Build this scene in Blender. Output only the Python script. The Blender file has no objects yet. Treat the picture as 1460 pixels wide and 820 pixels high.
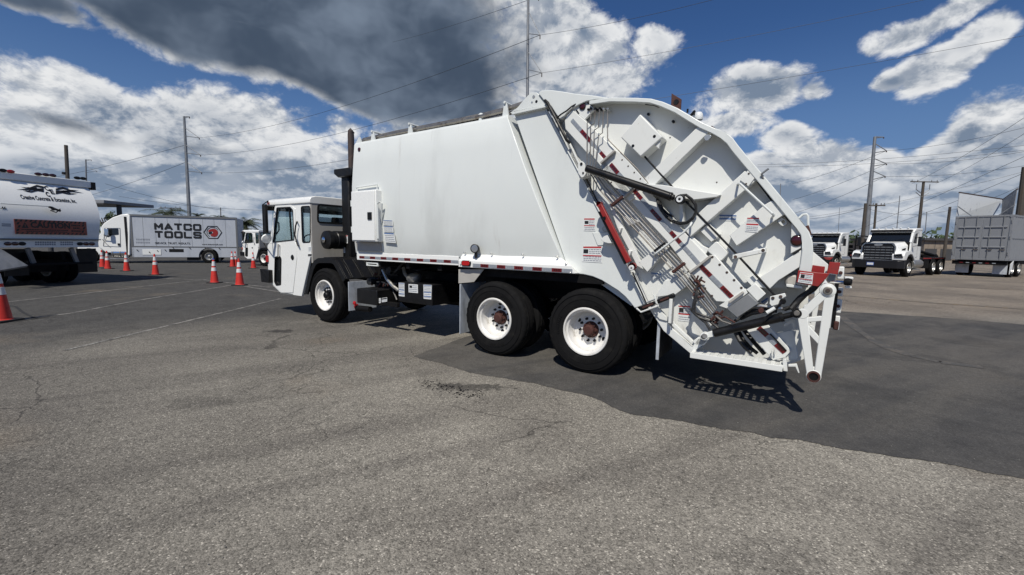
import bpy, bmesh, math, random
from math import sin, cos, pi, radians, atan2, sqrt
from mathutils import Vector, Matrix
random.seed(7)
SC = bpy.context.scene
COL = SC.collection

# ---------------------------------------------------------------- camera (solved from the photograph)
F_PX, PITCH, ROLL, CAM_H = 613.6, 0.10328, 0.016513, 1.5709
CF = Vector((0, cos(PITCH), -sin(PITCH)))
_u0 = Vector((0, sin(PITCH), cos(PITCH))); _x0 = Vector((1, 0, 0))
CX = cos(ROLL)*_x0 + sin(ROLL)*_u0
CU = -sin(ROLL)*_x0 + cos(ROLL)*_u0
cam = bpy.data.cameras.new('camera')
camo = bpy.data.objects.new('camera', cam); COL.objects.link(camo)
m = Matrix(((CX.x, CU.x, -CF.x), (CX.y, CU.y, -CF.y), (CX.z, CU.z, -CF.z))).to_4x4()
m.translation = Vector((0, 0, CAM_H)); camo.matrix_world = m
cam.sensor_width = 36; cam.lens = F_PX/1460*36
cam.clip_start = 0.05; cam.clip_end = 3000
SC.camera = camo

# ---------------------------------------------------------------- light
SUN_DIR = Vector((0.206, 0.754, -1)).normalized()      # the way the light travels
SUN_EL = math.asin(-SUN_DIR.z); SUN_AZ = atan2(-SUN_DIR.x, -SUN_DIR.y)   # from +Y towards +X
sl = bpy.data.lights.new('sun', 'SUN'); sl.energy = 5.0; sl.angle = radians(0.5); sl.color = (1, .945, .845)
so = bpy.data.objects.new('sun', sl); COL.objects.link(so)
so.rotation_euler = SUN_DIR.to_track_quat('-Z', 'Y').to_euler(); so.location = (-8, -20, 30)
SC.view_settings.view_transform = 'Standard'; SC.view_settings.look = 'None'
SC.view_settings.exposure = -0.2; SC.view_settings.gamma = 1.0
SC.view_settings.use_curve_mapping = False
SC.cycles.max_bounces = 8; SC.cycles.diffuse_bounces = 2; SC.cycles.transparent_max_bounces = 16

# ---------------------------------------------------------------- node helpers
class NT:
    def __init__(s, tree): s.t = tree; s.n = tree.nodes; s.l = tree.links
    def new(s, typ, **kw):
        n = s.n.new(typ)
        for k, v in kw.items():
            setattr(n, k, v)
        return n
    def put(s, sock, v):
        if hasattr(v, 'is_output'): s.l.new(v, sock)
        elif v is not None: sock.default_value = v
    def math(s, op, a, b=None, c=None, clamp=False):
        n = s.new('ShaderNodeMath', operation=op, use_clamp=clamp)
        s.put(n.inputs[0], a)
        if b is not None: s.put(n.inputs[1], b)
        if c is not None: s.put(n.inputs[2], c)
        return n.outputs[0]
    def ramp(s, v, a, b, c=0.0, d=1.0, smooth=True):
        n = s.new('ShaderNodeMapRange', interpolation_type='SMOOTHSTEP' if smooth else 'LINEAR')
        for i, x in enumerate((v, a, b, c, d)): s.put(n.inputs[i], x)
        return n.outputs[0]
    def noise(s, vec, scale, detail=4, rough=.5, dist=0, dim='3D'):
        n = s.new('ShaderNodeTexNoise', noise_dimensions=dim)
        s.put(n.inputs['Vector'], vec); s.put(n.inputs['Scale'], scale)
        n.inputs['Detail'].default_value = detail; n.inputs['Roughness'].default_value = rough
        n.inputs['Distortion'].default_value = dist
        return n.outputs['Fac']
    def vor(s, vec, scale, feature='F1', out='Distance', rand=1.0):
        n = s.new('ShaderNodeTexVoronoi', feature=feature)
        s.put(n.inputs['Vector'], vec); s.put(n.inputs['Scale'], scale)
        n.inputs['Randomness'].default_value = rand
        return n.outputs[out]
    def mix(s, f, a, b):
        n = s.new('ShaderNodeMix', data_type='RGBA')
        s.put(n.inputs[0], f); s.put(n.inputs[6], a); s.put(n.inputs[7], b)
        return n.outputs[2]
    def comb(s, x, y, z):
        n = s.new('ShaderNodeCombineXYZ')
        s.put(n.inputs[0], x); s.put(n.inputs[1], y); s.put(n.inputs[2], z)
        return n.outputs[0]
    def sep(s, v):
        n = s.new('ShaderNodeSeparateXYZ'); s.put(n.inputs[0], v); return n.outputs
    def vmath(s, op, a, b=None):
        n = s.new('ShaderNodeVectorMath', operation=op); s.put(n.inputs[0], a)
        if b is not None: s.put(n.inputs[1], b)
        return n.outputs['Value'] if op in ('LENGTH', 'DOT_PRODUCT', 'DISTANCE') else n.outputs[0]
    def scale(s, v, x, y, z):
        return s.vmath('MULTIPLY', v, (x, y, z))

def rgb(r, g, b): return (r, g, b, 1)

# ---------------------------------------------------------------- sky
W = bpy.data.worlds.new('World'); SC.world = W; W.use_nodes = True
W.cycles.sampling_method = 'MANUAL'; W.cycles.sample_map_resolution = 512
def azel(px, py):
    r = CF + CX*((px-730)/F_PX) + CU*((410-py)/F_PX); r.normalize()
    return atan2(r.x, r.y), math.asin(r.z)
SKY_SAT, SKY_VAL = 1.22, .66
def build_sky():
    t = NT(W.node_tree); t.n.clear()
    out = t.new('ShaderNodeOutputWorld'); bg = t.new('ShaderNodeBackground')
    sky = t.new('ShaderNodeTexSky', sky_type='NISHITA', sun_disc=False)
    sky.sun_elevation = SUN_EL; sky.sun_rotation = SUN_AZ
    sky.air_density = 1.0; sky.dust_density = .25; sky.ozone_density = 2.2; sky.altitude = 0
    tc = t.new('ShaderNodeTexCoord'); d = t.vmath('NORMALIZE', tc.outputs['Generated'])
    x, y, z = t.sep(d)[0:3]
    az = t.math('ARCTAN2', x, y); el = t.math('ARCSINE', z)
    # cloud field: projected onto a layer, so it flattens towards the horizon
    P = t.comb(az, t.math('MULTIPLY', t.math('POWER', t.math('MAXIMUM', el, .002), .72), 1.45), 0)
    def bil(vec, sc, det, rough=.55):
        n = t.new('ShaderNodeTexVoronoi', feature='F1'); n.normalize = True; t.put(n.inputs['Vector'], vec); n.inputs['Scale'].default_value = sc
        n.inputs['Detail'].default_value = det; n.inputs['Roughness'].default_value = rough; n.inputs['Lacunarity'].default_value = 2.1
        return t.math('SUBTRACT', 1.0, n.outputs['Distance'])
    def wn(vec, sc, amp, det=4):
        n = t.new('ShaderNodeTexNoise'); t.put(n.inputs['Vector'], vec); n.inputs['Scale'].default_value = sc; n.inputs['Detail'].default_value = det
        return t.scale(t.vmath('SUBTRACT', n.outputs['Color'], (.5, .5, .5)), amp, amp, 0)
    Pw = t.vmath('ADD', P, wn(P, 7, .09, 3))
    up1, up2 = (-.008, .040, 0), (-.004, .020, 0)
    def field(off1, off2):
        b_ = t.noise(t.vmath('ADD', P, off1) if off1 else P, 4.2, 7, .57, 0)
        c1 = bil(t.vmath('ADD', Pw, off2) if off2 else Pw, 8.5, 5, .64)
        return b_, c1
    big, fine = field(None, None); big2, fine2 = field(up1, up2)
    W1 = wn(P, 2.6, .20, 1); W2 = wn(P, 8, .07, 3); wv = t.vmath('ADD', W1, W2); wx, wy = t.sep(wv)[0:2]
    azw = t.math('ADD', az, wx); elw = t.math('ADD', el, t.math('MULTIPLY', wy, .55)); AE = t.comb(azw, elw, 0)
    def blob(px, py, hw, hh, rot=0):
        a0, e0 = azel(px, py); a1, _ = azel(px+hw, py); a2, _ = azel(px-hw, py); _, e1 = azel(px, py-hh); _, e2 = azel(px, py+hh)
        sa = abs(a1-a2)/2; se = abs(e1-e2)/2
        mp = t.new('ShaderNodeMapping', vector_type='TEXTURE'); t.put(mp.inputs['Vector'], AE)
        mp.inputs['Location'].default_value = (a0, e0, 0); mp.inputs['Rotation'].default_value = (0, 0, rot); mp.inputs['Scale'].default_value = (sa, se, 1)
        return t.vmath('LENGTH', mp.outputs[0])
    def acc(lst, mx=False):
        o = None
        for (w, *b) in lst:
            v = t.ramp(blob(*b), 1.6, .0, 0, w, smooth=False)
            o = v if o is None else t.math('MAXIMUM', o, v)
        return o
    cover = acc([
        (.95, 150, 170, 190, 62, -.12), (.95, 330, 195, 170, 62, -.1), (.9, 40, 230, 180, 90), (.9, 210, 255, 240, 60), (.8, 430, 250, 130, 62),
        (.75, 560, 215, 80, 45), (.7, 470, 190, 70, 36), (.7, 620, 280, 150, 50),
        (1.15, 790, 70, 100, 95), (.85, 860, 110, 70, 45), (.70, 920, 55, 50, 30, .2), (1.0, 740, 180, 120, 70), (.7, 700, 10, 60, 60),
        (1.05, 1060, 132, 100, 46, .04), (.85, 1145, 128, 60, 30), (.9, 1020, 185, 80, 34), (.85, 1105, 205, 70, 26), (.95, 1180, 240, 95, 38), (.9, 1100, 262, 90, 34), (.85, 1260, 255, 80, 34),
        (1.0, 1415, 205, 110, 66, .45), (.85, 1330, 240, 80, 40, .3), (.85, 1230, 290, 150, 34), (.85, 1400, 290, 120, 36),
        (1.05, 1400, 66, 120, 42, .42), (.8, 1310, 98, 50, 24, .3), (.95, 1350, 8, 110, 36, .2), (.7, 1290, 40, 60, 22)], True)
    dark = acc([(1.25, 300, 50, 330, 62, -.17), (1.3, 575, 95, 190, 86, .02), (1.2, 420, 10, 380, 66), (1.0, 60, 8, 140, 34, -.3), (1.0, 660, 150, 90, 36), (.9, 470, 130, 130, 34, -.1),
        (.8, 400, -90, 460, 80), (.60, 80, 182, 150, 18, -.08), (.50, 270, 205, 110, 15), (.48, 60, 270, 150, 28), (.42, 400, 235, 70, 16), (.45, 1320, 22, 90, 20)], True)
    # broken cumulus outside the frame, thinned behind the camera to cut fill light
    near_h = t.ramp(el, .24, .03, 0.0, .60)
    side = t.math('MULTIPLY', t.ramp(t.math('ABSOLUTE', az), .95, 1.3), .34)
    side = t.math('SUBTRACT', side, t.ramp(y, .25, -.2, 0, .62))
    bias = t.math('ADD', t.math('ADD', t.math('MAXIMUM', cover, t.math('MULTIPLY', t.math('MINIMUM', dark, 1.0), 1.05)), t.math('MULTIPLY', near_h, 1.0)), side)
    def dens(b_, c1):
        return t.math('SUBTRACT', t.math('ADD', t.math('ADD', t.math('MULTIPLY', t.math('SUBTRACT', b_, .5), 1.25), t.math('MULTIPLY', t.math('SUBTRACT', c1, .62), .95)), bias), .50)
    D = dens(big, fine); D2 = dens(big2, fine2)
    cov = t.ramp(D, -.05, .17)
    thick = t.ramp(D, .02, .60)
    relief = t.ramp(t.math('ADD', t.math('MULTIPLY', t.math('SUBTRACT', big2, big), 1.5), t.math('MULTIPLY', t.math('SUBTRACT', fine2, fine), 1.15)), -.13, .15)
    lowf = t.ramp(t.noise(Pw, 6.5, 3, .55), .38, .60)
    sh = t.math('ADD', t.math('MULTIPLY', relief, .70), t.math('MULTIPLY', t.math('MULTIPLY', thick, lowf), .55), clamp=True)
    # brightness as seen, scaled up by 10 because the background runs at 0.1
    lit = t.mix(sh, rgb(9.4, 9.5, 9.6), rgb(2.1, 2.75, 3.8))
    dk = t.mix(t.ramp(t.noise(Pw, 4.6, 4, .55), .40, .74), rgb(.68, .98, 1.5), rgb(2.1, 2.65, 3.5))
    dmask = t.ramp(t.math('ADD', dark, t.math('MULTIPLY', t.math('SUBTRACT', big, .5), .9)), .30, .72)
    cl = t.mix(dmask, lit, dk)
    cl = t.mix(t.ramp(el, .20, .0, 0, .5), cl, rgb(2.9, 3.8, 5.2))
    hs = t.new('ShaderNodeHueSaturation'); t.put(hs.inputs['Color'], sky.outputs[0])
    hs.inputs['Saturation'].default_value = SKY_SAT; hs.inputs['Value'].default_value = SKY_VAL
    low = t.mix(t.ramp(el, .42, .02, 0, .88), t.scale(hs.outputs[0], .93, .98, 1.22), rgb(1.5, 2.7, 5.0))
    allc = t.mix(t.math('MULTIPLY', cov, t.ramp(el, -.02, .01)), low, cl)
    t.put(bg.inputs['Color'], allc); bg.inputs['Strength'].default_value = .1
    t.l.new(bg.outputs[0], out.inputs['Surface'])
build_sky()

# ---------------------------------------------------------------- materials
M = {}
def mat(name, base=(.5, .5, .5), rough=.5, metal=0, dirt=None, bump=0, bscale=40, spec=.5, coat=0, emit=None, trans=0, alpha=1):
    """dirt = (colour, scale, low, high, stretch z)"""
    mt = bpy.data.materials.new(name); mt.use_nodes = True
    t = NT(mt.node_tree); b = t.n['Principled BSDF']
    b.inputs['Roughness'].default_value = rough; b.inputs['Metallic'].default_value = metal
    b.inputs['Specular IOR Level'].default_value = spec
    b.inputs['Coat Weight'].default_value = coat; b.inputs['Coat Roughness'].default_value = .12
    tc = t.new('ShaderNodeTexCoord').outputs['Object']
    colr = rgb(*base)
    if dirt:
        for dd in (dirt if isinstance(dirt, list) else [dirt]):
            dc, sc, lo, hi, st = dd
            n = t.noise(t.scale(tc, 1, 1, st), sc, 7, .62, .3)
            colr = t.mix(t.ramp(n, lo, hi), colr, rgb(*dc))
        t.put(b.inputs['Roughness'], t.ramp(t.noise(tc, 6, 5, .6), .3, .7, max(rough-.08, .02), min(rough+.16, 1)))
    t.put(b.inputs['Base Color'], colr)
    if bump:
        bp = t.new('ShaderNodeBump'); bp.inputs['Strength'].default_value = bump; bp.inputs['Distance'].default_value = .01
        t.put(bp.inputs['Height'], t.noise(tc, bscale, 6, .6)); t.l.new(bp.outputs[0], b.inputs['Normal'])
    if trans: b.inputs['Transmission Weight'].default_value = trans
    if emit: b.inputs['Emission Color'].default_value = rgb(*emit[:3]); b.inputs['Emission Strength'].default_value = emit[3]
    M[name] = mt; return mt
mat('white_paint', (.675, .705, .69), .36, 0, [((.59, .615, .60), 1.1, .48, .72, .30), ((.50, .50, .475), 7, .60, .82, .045), ((.42, .40, .36), 38, .70, .80, .8)], .16, 1.5, coat=.12)
mat('tailgate_paint', (.70, .715, .69), .42, 0, [((.50, .49, .45), 3.5, .60, .82, .7), ((.30, .26, .20), 26, .66, .78, .8), ((.42, .40, .36), 1.6, .62, .80, .5)], .06, 8)
mat('cab_paint', (.80, .81, .79), .25, 0, [((.72, .72, .69), 3, .60, .9, .4)], 0, 2, coat=.4)
mat('grey_paint', (.40, .385, .355), .5, 0, [((.30, .29, .265), 5, .5, .8, .4)])
mat('black_paint', (.006, .006, .0065), .32, 0, [((.018, .017, .016), 12, .55, .8, 1)], spec=.35)
mat('black_plastic', (.007, .007, .0073), .42, 0, [((.018, .017, .016), 7, .5, .8, 1)], .1, 90, spec=.35)
mat('chassis_black', (.005, .005, .0055), .65, 0, [((.018, .015, .013), 9, .5, .8, 1)], spec=.2)
mat('rubber', (.0065, .0065, .007), .78, 0, [((.018, .017, .015), 8, .5, .8, 1)], .15, 60, spec=.18)
mat('hose', (.014, .014, .015), .5, 0, [((.05, .05, .05), 30, .5, .7, 1)])
mat('steel', (.52, .52, .50), .35, .85, [((.28, .26, .23), 20, .5, .8, 1)])
mat('pipe_steel', (.30, .28, .25), .42, .8, [((.16, .12, .09), 14, .5, .75, .4)])
mat('rust_dark', (.05,.035,.03), .6, 0, [((.10,.06,.045), 14, .5, .75, .5)])
mat('chrome', (.8, .8, .8), .1, 1)
mat('mud_flap', (.48, .52, .57), .5, 0, [((.26, .28, .31), 4, .45, .75, .6)])
mat('red_paint', (.26, .016, .014), .45, 0, [((.16, .03, .025), 9, .5, .8, 1), ((.05, .03, .03), 30, .62, .75, 1)])
mat('rust_red', (.06, .018, .014), .75, 0, [((.05, .02, .015), 30, .4, .7, 1)], .3, 60)
mat('red_lens', (.42, .01, .012), .15, 0, None, coat=.5)
mat('dark_red_lens', (.045, .004, .005), .15, 0, None, coat=.6)
mat('tape_red', (.16, .008, .010), .35, 0, [((.10, .006, .008), 60, .4, .6, 1)])
mat('tape_silver', (.30, .33, .36), .3, .2, [((.38, .40, .42), 50, .5, .6, 1)])
mat('label_white', (.68, .70, .70), .4, 0, [((.55, .56, .55), 25, .5, .7, 1)])
mat('ink_red', (.42, .03, .03), .4); mat('ink_blue', (.05, .12, .30), .4)
mat('ink_grey', (.24, .26, .30), .4); mat('ink_black', (.015, .015, .016), .4)
mat('caution_red', (.34, .085, .05), .45, 0, [((.25, .065, .04), 14, .4, .7, 1)])
mat('wheel_white', (.76, .75, .72), .32, 0, [((.36, .33, .28), 10, .56, .78, 1), ((.55, .53, .48), 3, .5, .7, 1)], coat=.3)
mat('glass_dark', (.01, .012, .014), .04, 0, spec=.8)
mat('seat_black', (.02, .02, .022), .8)
mat('galvanised', (.26, .27, .28), .5, .5, [((.18, .19, .2), 3, .4, .7, .3)])
mat('wood_pole', (.062, .055, .048), .85, 0, [((.07, .055, .04), 8, .4, .7, .12)], .4, 20)
mat('wire', (.055, .06, .066), .5)
mat('cone_orange', (.55, .028, .018), .5, 0, [((.30, .02, .015), 12, .55, .8, 1)])
mat('cone_white', (.62, .62, .62), .4, 0, [((.42, .42, .42), 14, .55, .8, 1)])
mat('cone_base', (.018, .018, .018), .7); mat('tape_blue', (.03, .09, .35), .5)
mat('box_silver', (.40, .43, .48), .42, 0, [((.33, .36, .41), 3, .45, .75, .3)])
mat('trim_grey', (.16, .165, .17), .45, .3)
mat('container_grey', (.21, .22, .235), .5, 0, [((.17, .18, .2), 4, .55, .75, .5), ((.10, .09, .08), 20, .68, .78, 1)])
mat('container_inner', (.52, .55, .58), .5, 0, [((.25, .27, .3), 4, .55, .7, .4), ((.2, .12, .08), 14, .7, .8, 1)])
mat('grille_dark', (.03, .03, .032), .3, .6)
mat('building_tan', (.24, .20, .16), .8, 0, [((.16, .13, .10), 2, .4, .7, 1)])
mat('roof_dark', (.05, .05, .052), .7)
mat('bark', (.12, .09, .065), .9, 0, [((.06, .045, .035), 12, .4, .7, .3)])
mat('leaf', (.055, .085, .03), .7, 0, [((.03, .05, .02), 5, .4, .6, 1)])
mat('palm_leaf', (.045, .06, .028), .6, 0, [((.08, .07, .04), 5, .5, .7, 1)])
# thin window glass
mg = bpy.data.materials.new('window_glass'); mg.use_nodes = True; tg = NT(mg.node_tree); tg.n.clear()
o_ = tg.new('ShaderNodeOutputMaterial'); mx = tg.new('ShaderNodeMixShader'); tr = tg.new('ShaderNodeBsdfTransparent'); gl = tg.new('ShaderNodeBsdfGlossy')
tr.inputs[0].default_value = rgb(.80, .86, .88); gl.inputs['Roughness'].default_value = .02; mx.inputs[0].default_value = .07
tg.l.new(tr.outputs[0], mx.inputs[1]); tg.l.new(gl.outputs[0], mx.inputs[2]); tg.l.new(mx.outputs[0], o_.inputs[0]); M['window_glass'] = mg

def asphalt(name, kind):
    mt = bpy.data.materials.new(name); mt.use_nodes = True; t = NT(mt.node_tree); b = t.n['Principled BSDF']
    P = t.new('ShaderNodeNewGeometry').outputs['Position']
    x, y, z = t.sep(P)[0:3]
    n1 = t.noise(P, .35, 5, .6, .4); n2 = t.noise(P, 2.2, 6, .65, .3); n3 = t.noise(P, 11, 5, .6)
    # sweeping tyre-worn bands
    rot = t.new('ShaderNodeMapping'); t.put(rot.inputs['Vector'], P); rot.inputs['Rotation'].default_value = (0, 0, -.50)
    band = t.noise(t.scale(rot.outputs[0], .16, 1.3, 1), 1.0, 4, .55, .2)
    cell = t.new('ShaderNodeTexVoronoi', feature='F1'); t.put(cell.inputs['Vector'], P); cell.inputs['Scale'].default_value = 125
    stone = t.math('MULTIPLY', t.sep(cell.outputs['Color'])[0], 1.0)
    cell2 = t.new('ShaderNodeTexVoronoi', feature='F1'); t.put(cell2.inputs['Vector'], P); cell2.inputs['Scale'].default_value = 60
    stone2 = t.sep(cell2.outputs['Color'])[1]
    grit = t.noise(P, 160, 3, .7)
    if kind == 'old':
        near = rgb(.262, .244, .208); dark = rgb(.170, .157, .135)
        c = t.mix(t.ramp(n1, .36, .66), near, dark)
        c = t.mix(t.ramp(n2, .50, .72, 0, .45), c, rgb(.13, .12, .106))
        c = t.mix(t.ramp(band, .46, .64, 0, .55), c, rgb(.105, .096, .085))
        c = t.mix(t.ramp(t.noise(P, .16, 2, .5), .45, .62, 0, .45), c, rgb(.115, .106, .094))
        # darker swath towards the left, paler worn strip in the middle
        c = t.mix(t.math('MULTIPLY', t.ramp(t.math('ADD', x, t.math('MULTIPLY', t.math('SUBTRACT', n1, .5), 4)), -.2, -3.0), .42), c, rgb(.098, .092, .082))
        blot = t.math('MULTIPLY', t.ramp(t.noise(P, 3.6, 5, .7, .6), .62, .70), t.ramp(t.noise(P, .8, 2), .42, .58))
        c = t.mix(t.math('MULTIPLY', blot, .45), c, rgb(.06, .056, .05))
        # darker, smoother lot on the left where the parking lines are
        lm = t.math('SUBTRACT', t.math('SUBTRACT', y, 6.9), t.math('MULTIPLY', t.math('ADD', x, 6.0), 1.05))
        lm = t.math('ADD', lm, t.math('MULTIPLY', t.math('SUBTRACT', n1, .5), 5))
        lmask = t.ramp(lm, -2.2, 2.4)
        c = t.mix(t.math('MULTIPLY', lmask, .92), c, t.mix(t.ramp(n2, .3, .7), rgb(.047, .046, .044), rgb(.072, .070, .066)))
        # tan sand-washed pavement at far right
        rm = t.math('MULTIPLY', t.ramp(x, 3, 9), t.ramp(y, 8.5, 12))
        c = t.mix(t.math('MULTIPLY', rm, .85), c, t.mix(t.ramp(n1, .35, .65), rgb(.225, .19, .15), rgb(.155, .132, .108)))
        # rusty tint in places
        c = t.mix(t.ramp(t.noise(P, .55, 3, .5), .58, .74, 0, .26), c, rgb(.235, .185, .13))
        # cracks
        dv = t.vmath('ADD', P, t.scale(t.new('ShaderNodeTexNoise').outputs['Color'], .0, .0, .0))
        wv = t.new('ShaderNodeTexNoise'); t.put(wv.inputs['Vector'], P); wv.inputs['Scale'].default_value = 2.4; wv.inputs['Detail'].default_value = 5
        pw = t.vmath('ADD', P, t.scale(wv.outputs['Color'], .55, .55, .0))
        cr = t.vor(pw, .95, 'DISTANCE_TO_EDGE'); cr2 = t.vor(pw, 2.6, 'DISTANCE_TO_EDGE')
        crm = t.math('MULTIPLY', t.ramp(cr, .010, .002), t.ramp(t.noise(P, .45, 3), .46, .60))
        crm2 = t.math('MULTIPLY', t.ramp(cr2, .018, .004), t.ramp(t.noise(P, .7, 3), .48, .60))
        crk = t.math('MAXIMUM', crm, t.math('MULTIPLY', crm2, .7))
        crk = t.math('MULTIPLY', crk, t.ramp(y, 1.6, 3.6))
        # oil stains
        st = t.ramp(t.noise(P, 1.15, 4, .55, .5), .68, .76, 0, .6)
        c = t.mix(st, c, rgb(.045, .042, .040))
        c = t.mix(t.math('MULTIPLY', crk, .62), c, rgb(.028, .026, .024))
        for (sx, sy, r1, r2, st_) in ((-3.95, 7.25, .34, .16, .85), (-.45, 4.55, .62, .16, .7), (-2.95, 4.0, .5, .2, .3), (1.3, 2.0, .3, .12, .25)):
            dd = t.vmath('LENGTH', t.comb(t.math('DIVIDE', t.math('SUBTRACT', x, sx), r1), t.math('DIVIDE', t.math('SUBTRACT', y, sy), r2), 0))
            dd = t.math('ADD', dd, t.math('MULTIPLY', t.math('SUBTRACT', t.noise(P, 9, 5, .7), .5), 2.6))
            c = t.mix(t.ramp(dd, .9, .45, 0, st_), c, rgb(.032, .030, .028))
        sp = 1.0
    else:
        c = t.mix(t.ramp(n2, .3, .7), rgb(.052, .051, .050), rgb(.078, .075, .071))
        c = t.mix(t.ramp(band, .40, .62, 0, .65), c, rgb(.112, .104, .092)); c = t.mix(t.ramp(t.noise(P, .9, 5, .65, .5), .50, .66, 0, .5), c, rgb(.040, .039, .038))
        c = t.mix(t.ramp(n1, .5, .7, 0, .4), c, rgb(.11, .098, .082))
        sp = .45
    sv = t.math('ADD', t.math('MULTIPLY', t.math('SUBTRACT', stone, .5), .80*sp), t.math('MULTIPLY', t.math('SUBTRACT', stone2, .5), .42*sp))
    sv = t.math('ADD', sv, t.math('MULTIPLY', t.math('SUBTRACT', grit, .5), .7))
    mul = t.math('ADD', 1.0, t.math('ADD', sv, t.math('MULTIPLY', t.math('SUBTRACT', n3, .5), .45)))
    bright = t.math('GREATER_THAN', stone, .965)
    mul = t.math('ADD', mul, t.math('MULTIPLY', bright, .9*sp))
    mul = t.math('MAXIMUM', mul, .2)
    mc = t.new('ShaderNodeVectorMath', operation='SCALE'); t.put(mc.inputs[0], c); t.put(mc.inputs['Scale'], mul)
    t.put(b.inputs['Base Color'], mc.outputs[0])
    b.inputs['Roughness'].default_value = .88; b.inputs['Specular IOR Level'].default_value = .25
    bp = t.new('ShaderNodeBump'); bp.inputs['Strength'].default_value = .55 if kind == 'old' else .4; bp.inputs['Distance'].default_value = .005
    hgt = t.math('ADD', t.math('MULTIPLY', cell.outputs['Distance'], -1.2), t.math('MULTIPLY', n3, .6))
    if kind == 'old': hgt = t.math('SUBTRACT', hgt, t.math('MULTIPLY', crk, 1.4))
    t.put(bp.inputs['Height'], hgt); t.l.new(bp.outputs[0], b.inputs['Normal'])
    M[name] = mt
asphalt('asphalt_old', 'old'); asphalt('asphalt_new', 'new')
def worn_paint(name, base, keep):
    mt = bpy.data.materials.new(name); mt.use_nodes = True; t = NT(mt.node_tree); b = t.n['Principled BSDF']
    P = t.new('ShaderNodeNewGeometry').outputs['Position']
    k = t.math('ADD', t.math('MULTIPLY', t.noise(P, 40, 4, .7), .5), t.math('MULTIPLY', t.noise(P, 5, 4, .6), .5))
    c = t.mix(t.ramp(k, keep-.08, keep+.07), rgb(*base), rgb(.075, .072, .068))
    t.put(b.inputs['Base Color'], c); b.inputs['Roughness'].default_value = .85; M[name] = mt
worn_paint('line_white', (.27, .26, .235), .495); worn_paint('line_yellow', (.30, .20, .075), .46)

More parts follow.
